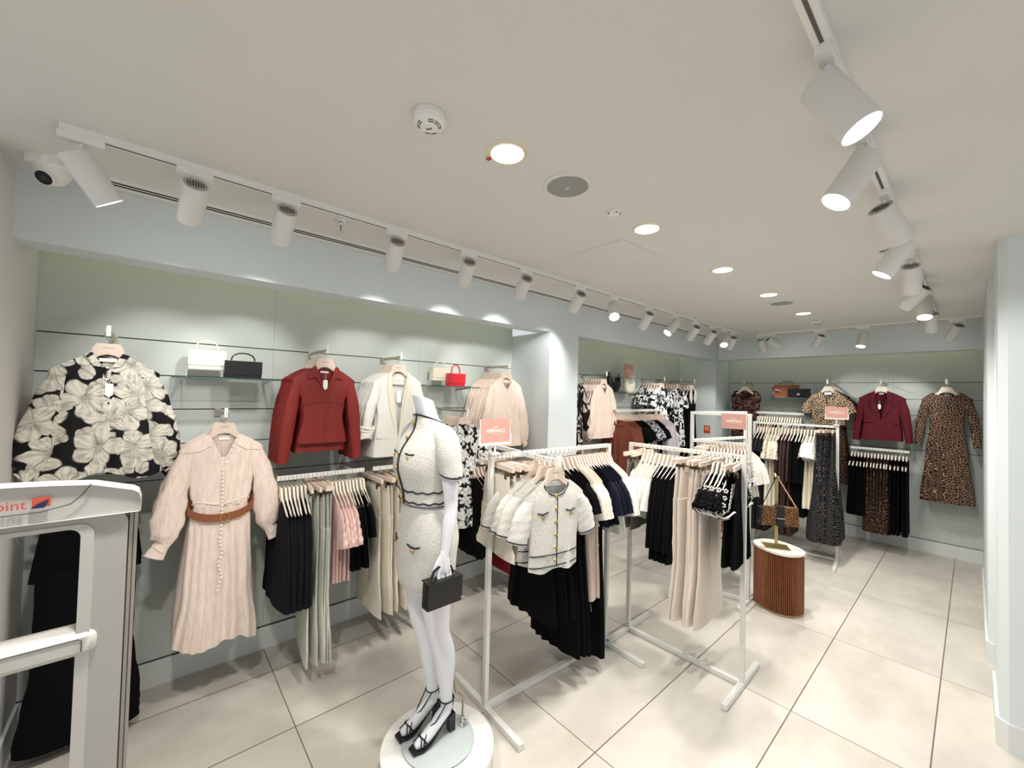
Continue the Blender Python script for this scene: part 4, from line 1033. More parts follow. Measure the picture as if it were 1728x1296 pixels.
BSW = kind_top(C_BROWNP, hem=-.80, w=.16, wh=.175, t=.02, th=.03, nd=.12, slv='none', folds=(5, .003, .01), sw=.185, nw=.12)
arm_stack('white arm holding brown swirl print tops at the left of back wall', (-2.12, YA, 1.876), 'y', .33, BSW, BSW, 3, 'top', 'top', 'brown and black swirl print top at the left end of back wall', 'brown swirl top', 'on back wall', 'brown swirl tops', fh=HANGER_C)
shelf('glass shelf on the back wall carrying the tan and black bags', -1.95, -.95, 6.27, 6.526, 1.69, 'y')
handbag('tan brown handbag with a scarf on the back wall shelf', (-1.66, 6.40, 1.692), .27, .165, .10, M_LEATHER_TAN, 0, hh=.055, hw=.5, hr=.005)
t = thing('silk_scarf', 'small patterned scarf knotted on the side of the tan bag', 'scarf', (-1.79, 6.335, 1.76))
m = MB(); m.tube([(-.03, 0, .07), (0, -.01, .04), (.03, 0, .03), (.07, -.01, .012)], [.008, .016, .010, .012], 8); m.tube([(0, -.008, .04), (-.012, -.012, 0), (-.03, -.01, -.03)], [.008, .014, .004], 8); mobj('cloth', m.mesh('scarf', C_PBLOOM), t)
t = handbag('black saddle bag with silver clasp in front of the tan bag', (-1.50, 6.315, 1.692), .24, .115, .07, M_LEATHER_BLK, 0, handle='none', flap=.55)
m = MB(); m.box((0, -.043, .045), (.03, .006, .024)); mobj('clasp', m.mesh('clasp', M_CHROME, 0), t)
def wire_grid():
    t = thing('wire_display_frame', 'thin wire bag display frame standing on the back wall shelf', 'display frame', (-1.55, 6.42, 1.692)); m = MB()
    for x in (-.20, -.12, .20, .27):
        for y in (-.06, .06): m.tube([(x, y, 0), (x, y, .19)], .0016, 5)
        m.tube([(x, -.06, .19), (x, .06, .19)], .0016, 5); m.tube([(x, -.06, .004), (x, .06, .004)], .0016, 5)
    for y in (-.06, .06): m.tube([(-.2, y, .004), (.27, y, .004)], .0016, 5)
    mobj('wire_frame', m.mesh('wire', plain('dark_wire', lin(70, 70, 66), .4, .6)), t)
wire_grid()
wall_rail('white hanging rail on the back wall left of the leopard blouse', 'y', 6.20, -1.96, -1.42, 1.49, .326)
K_DKS = [kind_top(C_FLECK, hem=-.80, w=.14, wh=.18, t=.013, th=.022, slv='short', folds=(5, .001, .008), seed=q) for q in (1, 4)]
K_WNT = [kind_top(C_WINE, hem=-.55, w=.14, wh=.16, t=.013, th=.018, slv='short', folds=(4, .001, .006), seed=q) for q in (1, 4)]
K_BWT = [kind_top(C_BRUSH, hem=-.62, w=.14, wh=.16, t=.013, th=.018, slv='short', folds=(4, .001, .006), seed=q) for q in (1, 4)]
RE = 'on back rail'
row([(K_DKS, HANGER_C, 3, 'dress', 'black flecked dress', 'dress', 'black flecked dresses'), (K_WNT, HANGER_C, 4, 'top', 'wine red top', 'top', 'wine red tops'), (K_DKS, HANGER_C, 4, 'dress', 'dark fine-fleck dress', 'dress', 'dark flecked dresses of the back rail'),
     (K_BWT, HANGER_C, 7, 'top', 'black and white top', 'top', 'black and white tops on the back rail')], (-1.95, 6.20, 1.49), (-1.43, 6.20, 1.49), PI/2, RE)
wall_rail('white hanging rail on the back wall under the burgundy blazer', 'y', 6.20, -.96, -.46, 1.13, .326)
K_BSK = [kind_skirt(C_BLACK, hem=-.76, w0=.12, wh=.17, t0=.009, th=.04, folds=(12, .002, .008), seed=q) for q in (1, 4)]
K_LSK = [kind_skirt(C_LEOD2, hem=-.92, w0=.12, wh=.17, t0=.009, th=.045, folds=(8, .002, .01), seed=q) for q in (1, 4)]
K_BTR = [kind_trousers(C_BLACK, hem=-.90, wl=.10, seed=q) for q in (1, 4)]
RF = 'below the blazer'
row([(K_BSK, HANGER_C, 5, 'skirt', 'black pleated skirt', 'skirt', 'black pleated skirts of the back wall'), (K_LSK, HANGER_C, 7, 'skirt', 'dark leopard skirt', 'skirt', 'dark leopard skirts'), (K_BTR, HANGER_C, 5, 'trousers', 'black trousers', 'trousers', 'black trousers of the back wall')],
    (-.955, 6.20, 1.13), (-.465, 6.20, 1.13), PI/2, RF)

# ------------------------------------------------------------------ floor racks
def rack(label, A, B, h, feet=.27, footdir=None, w=.024, back=True):
    """freestanding rail: two posts, a top rail, a floor bar and two feet"""
    A = Vector((*A, 0)); B = Vector((*B, 0)); t = thing('clothes_rack', check_label(label), 'clothes rack', (A+B)/2)
    O = (A+B)/2; a, b = A-O, B-O; d = (b-a).normalized(); pn = Vector((-d.y, d.x, 0)); U = Vector((0, 0, 1))
    for p in (a, b): m = MB(); m.bar(p+U*.03, p+U*(h), w, w); mobj('post', m.mesh('post', M_RACK, 0), t)
    m = MB(); m.bar(a+U*(h-w/2)-d*w/2, b+U*(h-w/2)+d*w/2, w, w); mobj('top_rail', m.mesh('rail', M_RACK, 0), t)
    m = MB(); m.bar(a+U*.016, b+U*.016, w*1.15, .026); mobj('floor_bar', m.mesh('bar', M_RACK, 0), t)
    for p, f in ((a, feet), (b, feet)):
        lo, hi = f if isinstance(f, tuple) else (f, f)
        m = MB(); m.bar(p-pn*lo+U*.017, p+pn*hi+U*.017, w*1.2, .028); mobj('foot', m.mesh('foot', M_RACK, 0), t)
    return t, d, pn
HR = 1.332
r1, d1, n1 = rack('white clothes rack nearest the mannequin, with the boucle jackets', (-1.68, 1.345), (-1.625, 2.31), HR, .30)
def crossarm(t, p0, p1, z):
    O = t.location; m = MB(); m.bar(Vector(p0+(z,))-O, Vector(p1+(z,))-O, .02, .024); m.box(Vector(p1+(z+.004,))-O, (.012, .03, .05)); o = mobj('cross_arm', m.mesh('arm', M_RACK, 0), t); return o
crossarm(r1, (-1.96, 1.60), (-1.345, 1.50), HR-.012)
# jackets facing the entrance aisle
def ex_jacket(P):
    o = []
    nv = [( (.075*math.sin(a)), NZ-.004-.062*math.cos(a)**1.0 if abs(a) < PI/2 else NZ) for a in [R(-84+12*k) for k in range(15)]]
    o.append(line_trim([(x, -.021 if abs(x) < .05 else -.014, z-.006) for x, z in nv], .0032, M_PIPE, 'piping'))
    for z in (-.47, -.525):
        o.append(line_trim([(P['_w']*s*.985, -abs(prof(P['T'], z))*max(0, 1-abs(s)**3)**.5-.003, z+.006*abs(s)) for s in [-1+k/10 for k in range(21)]], .0026, M_PIPE, 'piping'))
    o.append(line_trim([(0.0, -.0245-.004*t_, -.19-.335*t_) for t_ in (0, .3, .6, 1)], .0024, M_PIPE, 'piping'))
    for k in range(6): o.append(button(-.006, -.188-.062*k, -.025, M_GOLD, .0105))
    for s in (-1, 1):
        o.append(line_trim([(s*.055, -.024, -.262), (s*.085, -.0235, -.27), (s*.115, -.022, -.262)], .0032, M_PIPE, 'pocket_trim'))
        o.append(button(s*.085, -.283, -.0225, M_GOLD, .0095))
        c = [(s*(.2175+.0545*math.cos(a)), .031*math.sin(a), -.386+.015*math.cos(a)) for a in [2*PI*k/16 for k in range(17)]]
        o.append(line_trim(c, .003, M_PIPE, 'cuff_piping'))
    m = MB(); m.prism([(-.05, NZ+.0), (.05, NZ+.0), (.045, NZ-.03), (-.045, NZ-.03)], .006, .0075); o.append(('lining', fixn(m.mesh('lining', C_WHITE, 0))))
    return o+[neck_label(NZ-.006, .005, .02, .01)]
def mk_jacket(front, seed=0):
    def ex(P): P['_w'] = .15; return ex_jacket(P) if front else [line_trim([(.15*s*.99, -.024*max(0, 1-abs(s)**3)**.5-.003, z) for s in [-1+k/8 for k in range(17)]], .0026, M_PIPE, 'piping') for z in (-.47, -.525)]+[line_trim([(s*(.2175+.0545*math.cos(a)), .031*math.sin(a), -.386+.015*math.cos(a)) for a in [2*PI*k/16 for k in range(17)]], .003, M_PIPE, 'cuff_piping') for s in (-1, 1)]
    return kind_top(C_TWEED, hem=-.545, w=.148, wh=.15, t=.022, th=.024, nd=.065, slv='short', folds=(3, .001, .005), extra=ex, slen=-.395, seed=seed, nw=.075, hemf=lambda s: .008*math.cos(6*s))
JF, JB = mk_jacket(True), mk_jacket(False, 3)
ad = Vector((-1.345+1.96, 1.50-1.60, 0)).normalized(); aang = math.atan2(ad.y, ad.x)+PI/2
for k in range(4):
    p = Vector((-1.36, 1.502, HR+.012))-ad*(.01+.075*k)
    hang(JF if k == 0 else JB, HANGER_F if k == 0 else HANGER, 'jacket', ['ivory boucle jacket with navy piping and gold buttons, frontmost on the rack', 'ivory boucle jacket right behind the frontmost one', 'third ivory boucle jacket from the front of the cross arm', 'rearmost ivory boucle jacket on the cross arm'][k],
         'pale wooden hanger of the '+['frontmost boucle jacket', 'second boucle jacket', 'third boucle jacket', 'rearmost boucle jacket'][k], 'jacket', p, aang+R([4, -3, 2, -2][k])-R(4), 'ivory boucle jackets')
K_CRT = [kind_trousers(C_CREAM, hem=-.52, wl=.11, seed=q, t=.012) for q in (1, 5)]
K_BLD = [kind_top(C_BLACK, hem=-.92, w=.15, wh=.21, t=.014, th=.03, slv='short', folds=(4, .001, .012), seed=q, slen=-.36) for q in (1, 4)]
K_BLL = [kind_top(C_BLACK, hem=-1.16, w=.15, wh=.21, t=.014, th=.034, slv='short', folds=(5, .001, .012), seed=q, slen=-.36) for q in (1, 4)]
K_KNC = [kind_top(C_KNIT, hem=-.46, w=.15, wh=.17, t=.013, th=.018, slv='short', folds=(4, .001, .004), seed=q, slen=-.40, extra=lambda P: [('skirt_panel', body(dict(hem=-.88, W=[(-.45, .16), (-.88, .18)], T=[(-.45, .014), (-.88, .024)], nd=0, ndb=0, nz=-.45, drop=0., sw=.16, nw=.15, folds=(6, .002, .01), seed=2, ns=41), C_RIB, 'skirt_panel'))]) for q in (1, 4)]
K_NAV = [kind_top(C_NAVY, hem=-.48, w=.155, wh=.175, t=.013, th=.018, slv='short', folds=(3, .001, .004), seed=q, slen=-.40) for q in (1, 4)]
K_WHT = [kind_top(C_WHITE, hem=-.55, w=.155, wh=.175, t=.013, th=.018, slv='short', folds=(3, .001, .004), seed=q, slen=-.42) for q in (1, 4)]
def ex_blktrim(P): return [line_trim([(.062*math.sin(a), -.016, NZ+.002-.05*max(0, math.cos(a))) for a in [R(-88+16*k) for k in range(12)]], .0035, C_WHITE, 'neck_trim'), line_trim([(.10, -.022, -.55), (.115, -.026, -.7), (.10, -.028, -.85), (.12, -.030, -.98)], .003, C_WHITE, 'tie_cord'), line_trim([(.06, -.024, -.45), (.12, -.03, -.55), (.10, -.03, -.62), (.15, -.03, -.58)], .003, C_WHITE, 'tie_cord')]
K_BTD = [kind_top(C_BLACK, hem=-1.24, w=.15, wh=.19, t=.014, th=.03, slv='none', folds=(5, .001, .012), seed=2, extra=ex_blktrim)]
R1N = 'on nearest rack'
dv = Vector((-1.625+1.68, 2.31-1.345, 0)); dv.normalize()
def on1(y, z=HR): q = (y-1.345)/dv.y; return (-1.68+dv.x*q, y, z)
row([(K_CRT, CLIP, 5, 'trousers', 'cream cropped trousers', 'trousers', 'cream cropped trousers')], on1(1.37), on1(1.49), 0, R1N, side='front')
row([(K_BLD, HANGER, 5, 'dress', 'plain black dress', 'dress', 'plain black dresses')], on1(1.63), on1(1.82), 0, R1N, side='front')
row([(K_BLL, HANGER, 3, 'dress', 'longer black dress', 'dress', 'longer black dresses')], on1(1.82), on1(1.93), 0, R1N, side='front')
row([(K_KNC, HANGER, 4, 'dress', 'ivory knit dress', 'dress', 'ivory knit dresses'), (K_BTD, HANGER, 2, 'dress', 'black dress with white cords', 'dress', 'corded black dresses'), (K_NAV, HANGER, 5, 'top', 'navy short-sleeved top', 'top', 'navy tops'), (K_WHT, HANGER, 3, 'top', 'white short-sleeved top', 'top', 'white tops on the nearest rack')], on1(1.93), on1(2.295), 0, R1N, side='front')
sign('pink NEW ARRIVALS sign standing on the nearest rack', (-1.64, 1.335, 1.392), .19, .125, R(88), True, .06)

r2, d2, n2 = rack('white clothes rack in the middle of the floor with cream skirts', (-1.617, 2.575), (-.88, 2.59), 1.325, .27)
K_GRT = [kind_trousers(C_GREYT, hem=-.56, wl=.09, seed=q) for q in (1, 4)]
def ex_tt(P): return [line_trim([(.066*math.sin(a), -.014, NZ+.002-.045*max(0, math.cos(a))) for a in [R(-88+16*k) for k in range(12)]], .003, C_BLACK, 'neck_trim')]
def ex_bt(P): return [line_trim([(.066*math.sin(a), -.014, NZ+.002-.045*max(0, math.cos(a))) for a in [R(-88+16*k) for k in range(12)]], .0035, C_WHITE, 'neck_trim')]
K_WBT = [kind_top(C_WHITE, hem=-.46, w=.155, wh=.175, t=.014, th=.022, slv='short', folds=(4, .001, .008), seed=q, slen=-.40, extra=ex_tt, flare=1.2) for q in (1, 4)]
K_BCD = [kind_top(C_BLACK, hem=-.70, w=.155, wh=.20, t=.014, th=.028, slv='long', folds=(4, .001, .008), seed=q, slen=-.62, extra=ex_bt) for q in (1, 4)]
K_CSK = [kind_trousers(C_BEIGE, hem=-1.02, wl=.125, seed=q, t=.014) for q in (1, 4)]
def ex_emb(P):
    o = []
    rnd = random.Random(3)
    for s in (-1, 1):
        m = MB()
        for k in range(7):
            for q in range(5):
                a = q*2*PI/5+k; rad = .009
                m.ball((s*(.190+.012*k-.0006*k*k), -.024+.030*(k%2)+rad*math.sin(a), -.185-.018*k+rad*math.cos(a)), .0055, 6, 4)
        o.append(('embroidery', m.mesh('embroidery', C_WHITE)))
        for k in range(9):
            a = k*.7; cx, cz = s*(.10+.012*k), -.175-.020*k
            o_ = [(cx+.011*math.cos(q)*(1+.4*math.cos(3*q)), -.030-.006*k/9, cz+.012*math.sin(q)*(1+.4*math.cos(3*q))) for q in [2*PI*j/10 for j in range(11)]]
            if k < 6: o.append(line_trim(o_, .0022, C_WHITE, 'embroidery'))
        o.append(line_trim([(s*(.155+.085*math.cos(q)), .055*math.sin(q), -.315+s*.0+.012*math.sin(q*3)) for q in [2*PI*j/24 for j in range(25)]], .005, C_WHITE, 'sleeve_edging'))
        o.append(line_trim([(s*(.06+.02*k), -.028-.004*math.sin(k), -.16-.028*k+.008*math.sin(2*k)) for k in range(6)], .0028, C_WHITE, 'embroidery'))
    o.append(line_trim([(.165*math.cos(q), .030*math.sin(q), -.352) for q in [2*PI*j/24 for j in range(25)]], .003, C_WHITE, 'hem_edging'))
    return o
K_EMB = [kind_top(C_BLACK, hem=-.355, w=.15, wh=.165, t=.014, th=.03, slv='flutter', folds=(4, .001, .012), seed=q, slen=-.315, extra=ex_emb) for q in (1, 4)]
K_BLS = [kind_skirt(C_BLACK, hem=-.62, w0=.12, wh=.17, folds=(12, .002, .009), seed=q) for q in (1, 4)]
K_BES = [kind_trousers(C_BEIGE, hem=-.92, wl=.12, seed=q) for q in (1, 4)]
R2N = 'on middle rack'
def on2(x): return (x, 2.575+(x+1.617)*.0204, 1.325)
row([(K_GRT, CLIP, 3, 'trousers', 'washed grey trousers', 'trousers', 'washed grey trousers'), (K_WBT, HANGER_C, 5, 'top', 'white top with black neckline', 'top', 'white tops with black necklines'), (K_BCD, HANGER_C, 5, 'cardigan', 'long black cardigan', 'cardigan', 'long black cardigans'),
     (K_CSK, CLIP, 6, 'trousers', 'pale beige wide trousers', 'trousers', 'pale beige wide trousers')], on2(-1.60), on2(-1.05), PI/2, R2N)
row([(K_EMB, HANGER_C, 5, 'top', 'black embroidered top', 'top', 'black embroidered tops')], on2(-1.05), on2(-.93), PI/2, R2N)
row([(K_BLS, CLIP, 3, 'skirt', 'black pleated skirt', 'skirt', 'black skirts of the middle rack')], on2(-.945), on2(-.895), PI/2, R2N)
# tall corner rack
def rack3():
    A, B, F = Vector((-1.652, 3.60, 0)), Vector((-1.21, 3.67, 0)), Vector((-1.49, 4.40, 0)); H = 1.535; h2 = 1.29; w = .024; U = Vector((0, 0, 1))
    t = thing('clothes_rack', 'tall white corner rack with a raised top frame and two rails', 'clothes rack', A)
    for p in (A, B, F): m = MB(); m.bar(p-A+U*.03, p-A+U*H, w, w); mobj('post', m.mesh('post', M_RACK, 0), t)
    for p, q in ((A, B), (A, F)):
        for z, nm in ((H-w/2, 'top_rail'), (h2-w/2, 'hanging_rail')): m = MB(); m.bar(p-A+U*z, q-A+U*z, w, w); mobj(nm, m.mesh('rail', M_RACK, 0), t)
        m = MB(); m.bar(p-A+U*.016, q-A+U*.016, w*1.1, .026); mobj('floor_bar', m.mesh('bar', M_RACK, 0), t)
    m = MB(); m.bar(B-A+Vector((0, -.2, .016)), B-A+Vector((0, .2, .016)), w*1.1, .026); mobj('foot', m.mesh('foot', M_RACK, 0), t)
    return A, B, F, h2
A3, B3, F3, h3 = rack3()
K_BW3 = [kind_top(C_BLACK, hem=-.62, w=.15, wh=.18, t=.014, th=.024, slv='flutter', folds=(4, .001, .01), seed=q, slen=-.38, extra=ex_emb) for q in (1,)]
K_WH3 = [kind_top(C_WHITE, hem=-.80, w=.15, wh=.18, t=.014, th=.024, slv='none', folds=(4, .001, .01), seed=q) for q in (1, 4)]
K_PB3 = [kind_top(C_PBLOOM, hem=-.78, w=.15, wh=.18, t=.014, th=.024, slv='short', folds=(4, .001, .01), seed=q) for q in (1, 4)]
an3 = math.atan2(B3.y-A3.y, B3.x-A3.x)+PI/2
R3N = 'on tall rack'
row([(K_BLS, CLIP, 4, 'skirt', 'short black pleated skirt', 'skirt', 'short black skirts of the tall rack'), (K_PB3, HANGER, 5, 'dress', 'pink blossom dress', 'dress', 'pink blossom dresses'), (K_WH3, HANGER_C, 3, 'dress', 'sleeveless white dress', 'dress', 'white dresses of the tall rack'), (K_BW3, HANGER, 3, 'top', 'black flutter-sleeved top', 'top', 'flutter tops of the tall rack')],
    A3.lerp(B3, .12)+Vector((0, 0, h3)), A3.lerp(B3, .97)+Vector((0, 0, h3)), an3, R3N)
row([(K_BST, HANGER, 5, 'top', 'black top on the rear arm', 'top', 'black tops of the tall rack'), (K_WHT, HANGER, 6, 'top', 'white top on the rear arm', 'top', 'white tops of the tall rack')], A3.lerp(F3, .12)+Vector((0, 0, h3)), A3.lerp(F3, .95)+Vector((0, 0, h3)), math.atan2(F3.y-A3.y, F3.x-A3.x)+PI/2, R3N)
sign('pink NEW ARRIVALS sign hanging from the tall corner rack', (-1.315, 3.62, 1.405), .185, .125, R(9), False)
# far rack
r4, d4, n4 = rack('white clothes rack far back with the speckled pleated skirts', (-1.69, 5.28), (-.935, 5.364), 1.402, (.38, .38))
K_F1 = [kind_top(C_FLECK, hem=-1.20, w=.15, wh=.19, t=.016, th=.03, slv='short', folds=(6, .001, .012), seed=q) for q in (1, 4)]
K_F2 = [kind_top(C_SATIN, hem=-1.05, w=.15, wh=.18, t=.018, th=.034, slv='short', folds=(5, .004, .016), seed=q, slen=-.40, wr=.2) for q in (1, 4)]
K_F3 = [kind_top(C_DBROWN, hem=-1.20, w=.15, wh=.20, t=.016, th=.03, slv='long', folds=(12, .001, .008), seed=q) for q in (1, 4)]
K_F4 = [kind_top(C_BLACK, hem=-.98, w=.15, wh=.19, t=.016, th=.03, slv='long', folds=(6, .001, .008), seed=q) for q in (1, 4)]
K_F5 = [kind_top(C_WHITE, hem=-.36, w=.16, wh=.19, t=.018, th=.04, slv='flutter', folds=(4, .001, .012), seed=q, slen=-.36, extra=lambda P: [('skirt_panel', body(dict(hem=-.88, W=[(-.35, .13), (-.88, .18)], T=[(-.35, .016), (-.88, .034)], nd=0, ndb=0, nz=-.35, drop=0., sw=.13, nw=.12, folds=(7, .003, .014), seed=2, ns=41), C_SATIN, 'skirt_panel'))]) for q in (1,)]
K_F6 = [kind_skirt(C_DOT, hem=-1.19, w0=.13, wh=.24, t0=.012, th=.085, folds=(14, .003, .014), seed=q, zt=-.115) for q in (1, 4)]
R4N = 'on far rack'
row([(K_F1, HANGER_C, 4, 'dress', 'black flecked dress', 'dress', 'flecked dresses of the far rack'), (K_F2, HANGER_C, 4, 'dress', 'champagne satin dress', 'dress', 'champagne satin dresses'), (K_F3, HANGER_C, 4, 'dress', 'dark brown pleated dress', 'dress', 'dark brown pleated dresses'),
     (K_F4, HANGER_C, 4, 'dress', 'plain black dress', 'dress', 'black dresses of the far rack'), (K_F5, HANGER_C, 3, 'dress', 'white topped satin dress', 'dress', 'white topped dresses'), (K_F6, CLIP, 5, 'skirt', 'speckled pleated skirt', 'skirt', 'speckled pleated skirts')], (-1.66, 5.284, 1.402), (-.955, 5.362, 1.402), PI/2, R4N)
sign('pink NEW ARRIVALS sign standing on the far rack', (-.94, 5.34, 1.480), .18, .12, R(12), True, .075)

# ------------------------------------------------------------------ mannequin on its plinth
PX, PY, PZ = -1.55, .985, .12
t = thing('display_plinth', 'round white mannequin plinth with a round glass base on top', 'plinth', (PX, PY, 0))
m = MB(); m.lathe([(.225, 0), (.232, .004), (.238, .09), (.243, .10), (.245, .108), (.243, .113), (.0005, .113)], n=72, cap=(True, False)); mobj('plinth_body', m.mesh('plinth', plain('plinth_white', lin(234, 233, 228), .45)), t)
def ell(cx, cy, z, rx, ry, n=36, p=2.0, tilt=0.0):
    out = []
    for k in range(n):
        a = 2*PI*k/n; c, s_ = math.cos(a), math.sin(a)
        x = rx*math.copysign(abs(c)**(2/p), c); y = ry*math.copysign(abs(s_)**(2/p), s_)
        out.append((cx+x, cy+y, z+tilt*y))
    return out
def smooth_rings(keys, n=40, ns=36):
    """Catmull-Rom through (z, cx, cy, rx, ry, tilt)"""
    out = []; K = [keys[0]]+keys+[keys[-1]]
    seg = len(keys)-1; per = max(2, n//seg)
    for i in range(seg):
        p0, p1, p2, p3 = K[i], K[i+1], K[i+2], K[i+3]
        for j in range(per+(1 if i == seg-1 else 0)):
            u = j/per; v = [.5*((2*b)+(-a+c)*u+(2*a-5*b+4*c-d)*u*u+(-a+3*b-3*c+d)*u**3) for a, b, c, d in zip(p0, p1, p2, p3)]
            out.append(ell(v[1], v[2], v[0], v[3], v[4], ns, 2.15, v[5]))
    return out
def limb(m, keys, n=20, per=6):
    """tapered limb through (x, y, z, r) with Catmull-Rom smoothing"""
    K = [keys[0]]+keys+[keys[-1]]; pts, rs = [], []
    for i in range(len(keys)-1):
        p0, p1, p2, p3 = K[i], K[i+1], K[i+2], K[i+3]
        for j in range(per+(1 if i == len(keys)-2 else 0)):
            u = j/per; v = [.5*((2*b)+(-a+c)*u+(2*a-5*b+4*c-d)*u*u+(-a+3*b-3*c+d)*u**3) for a, b, c, d in zip(p0, p1, p2, p3)]
            pts.append(v[:3]); rs.append(max(.002, v[3]))
    m.tube(pts, rs, n)
TORSO = [(.80, 0, .012, .135, .095, 0), (.87, 0, .014, .160, .108, 0), (.94, 0, .010, .150, .100, 0), (1.02, 0, 0, .118, .085, 0), (1.08, 0, -.006, .108, .078, 0), (1.15, 0, -.014, .122, .090, 0),
         (1.22, 0, -.022, .140, .108, 0), (1.28, 0, -.012, .148, .098, 0), (1.335, 0, .004, .150, .078, 0), (1.375, 0, .010, .118, .062, 0), (1.40, 0, .006, .070, .052, -.2), (1.43, 0, -.006, .053, .048, -.3), (1.50, 0, -.030, .050, .047, -.35)]
def shear(v):
    q = max(0, min(1, (v[2]-.33)/.5)); q = q*q*(3-2*q)
    return (v[0]-.030*q, v[1]-.062*q, v[2])
def mannequin():
    t = thing('mannequin', 'headless white mannequin in a cream boucle short-sleeved jacket and skirt on the plinth', 'mannequin', (-1.62, 1.005, PZ))
    gx, gy = PX-.012+1.62, PY+.008-1.005
    m = MB(); m.lathe([(.0005, -.0065), (.155, -.0065), (.1565, -.0057), (.1565, -.0010), (.155, 0), (.0005, 0)], (gx, gy, 0), n=72, cap=(False, False)); gb = mobj('glass_base', m.mesh('disc', plain('base_glass', lin(214, 226, 226), .05, Alpha=.38)), t)
    m = MB(); m.lathe([(.1567, -.0053), (.1570, -.003), (.1567, -.0015)], (gx, gy, 0), n=72, cap=(False, False)); mobj('glass_edge', m.mesh('edge', plain('base_glass_edge', lin(70, 105, 110), .1)), gb)
    m = MB(); m.loft(smooth_rings(TORSO, 60))
    for s in (-1, 1):
        # leg and foot, heel raised for the sandals
        dx = .0 if s > 0 else .0; fy = 0 if s > 0 else -.015
        limb(m, [(s*.072, .01, .90, .080), (s*.075, .008, .80, .086), (s*.068, .0, .66, .074), (s*.060, -.012+fy, .53, .056), (s*.056, -.012+fy, .46, .050), (s*.054, .006+fy, .37, .050), (s*.052, .018+fy, .28, .042), (s*.050, .026+fy, .19, .029), (s*.048, .032+fy, .130, .0265), (s*.048, .036+fy, .105, .026)])
        limb(m, [(s*.048, .040+fy, .105, .024), (s*.048, .010+fy, .088, .026), (s*.049, -.035+fy, .055, .026), (s*.050, -.075+fy, .030, .025), (s*.050, -.102+fy, .022, .020), (s*.050, -.122+fy, .018, .012)], n=16)
        # arm
        if s > 0: A = [(.125, .004, 1.345, .040), (.156, .008, 1.30, .042), (.170, .012, 1.20, .037), (.176, .020, 1.10, .031), (.178, .022, 1.04, .0285), (.180, .012, .97, .0275), (.182, .000, .89, .021), (.183, -.006, .85, .018)]
        else: A = [(-.125, .004, 1.345, .040), (-.156, .008, 1.30, .042), (-.172, .016, 1.20, .037), (-.188, .036, 1.08, .032), (-.188, .045, 1.01, .0295), (-.186, .045, .94, .028), (-.184, .040, .88, .022), (-.182, .036, .85, .018)]
        limb(m, A)
        hx, hy, hz = (.183, -.008, .85) if s > 0 else (-.182, .034, .85)
        # palm lies in the Y-Z plane, thumb to the front
        limb(m, [(hx, hy, hz+.01, .018), (hx+.001, hy-.003, hz-.02, .0175), (hx+.001, hy-.003, hz-.05, .016), (hx+.001, hy-.003, hz-.075, .013)], n=12)
        for q, (oy, L, r_) in enumerate(((-.029, .072, .0078), (-.010, .080, .0080), (.009, .075, .0078), (.026, .060, .0070))):
            y0 = hy+oy*.75
            limb(m, [(hx, hy+oy*.35, hz-.012, .012), (hx+.001, y0, hz-.058, .0105), (hx+.001, hy+oy, hz-.078, r_+.001), (hx+.004, hy+oy*1.08, hz-.078-L*.42, r_), (hx-.000, hy+oy*1.12, hz-.078-L*.75, r_*.92), (hx-.006, hy+oy*1.1, hz-.078-L, r_*.72)], n=10, per=4)
        limb(m, [(hx-.002, hy-.010, hz-.008, .013), (hx-.006, hy-.030, hz-.038, .0105), (hx-.009, hy-.043, hz-.066, .0085), (hx-.009, hy-.049, hz-.092, .0065)], n=10, per=4)
    m.v = [shear(v) for v in m.v]; me = fixn(m.mesh('body', M_MANN, 0)); b = mobj('body', me, t)
    rm = b.modifiers.new('merge', 'REMESH'); rm.mode = 'VOXEL'; rm.voxel_size = .0032; rm.use_smooth_shade = True
    sm = b.modifiers.new('soften', 'SMOOTH'); sm.iterations = 5; sm.factor = .5
    # neck cap seam
    # skirt
    keys = [(.675, 0, -.002, .146, .110, 0), (.70, 0, .0, .158, .115, 0), (.80, 0, .012, .166, .118, 0), (.88, 0, .016, .172, .121, 0), (.95, 0, .012, .160, .112, 0), (1.03, 0, .0, .126, .094, 0)]
    rings = smooth_rings(keys, 40, 60)
    for i, r_ in enumerate(rings):
        z0 = i/len(rings)
        for k, p in enumerate(r_):
            a = 2*PI*k/60; f = 1+.012*math.sin(3*a+z0*5)*(1-z0)+.006*math.sin(7*a+2*z0)
            r_[k] = (p[0]*f, (p[1]-.0)*f, p[2]+(.012*math.sin(2*a+.4) if i == 0 else 0)-.012*(1 if i == 0 else 0)*0)
    m = MB(); m.loft(rings, (False, False)); sk = mobj('skirt', fixn(m.mesh('skirt', C_TWEED, 60)), t)
    def surf(x, cy, rx, ry): return cy-ry*max(0, 1-(abs(x)/rx)**2.15)**(1/2.15)
    for cx, w in ((.075, .035), (-.090, .030)):
        f = lambda x: surf(x, .016, .172, .121)-.003
        m = MB(); m.tube([(x, f(x), z) for x, z in ((cx-w, .872), (cx-w*.4, .865), (cx+w*.3, .864), (cx+w, .871))], .0035, 6); mobj('pocket_trim', m.mesh('ptrim', M_PIPE), sk)
        m = MB(); m.tube([(cx, f(cx), .852), (cx, f(cx)-.006, .852)], [.008, .007], 10); mobj('button', m.mesh('button', M_GOLD), sk)
    # jacket body
    J = [(1.040, 0, .0, .138, .106, 0), (1.08, 0, -.004, .136, .104, 0), (1.12, 0, -.012, .138, .106, 0), (1.20, 0, -.020, .152, .120, 0), (1.27, 0, -.014, .160, .112, 0), (1.325, 0, .002, .164, .092, 0), (1.365, 0, .008, .140, .074, 0), (1.392, 0, .006, .092, .064, -.25), (1.402, 0, .002, .076, .060, -.4)]
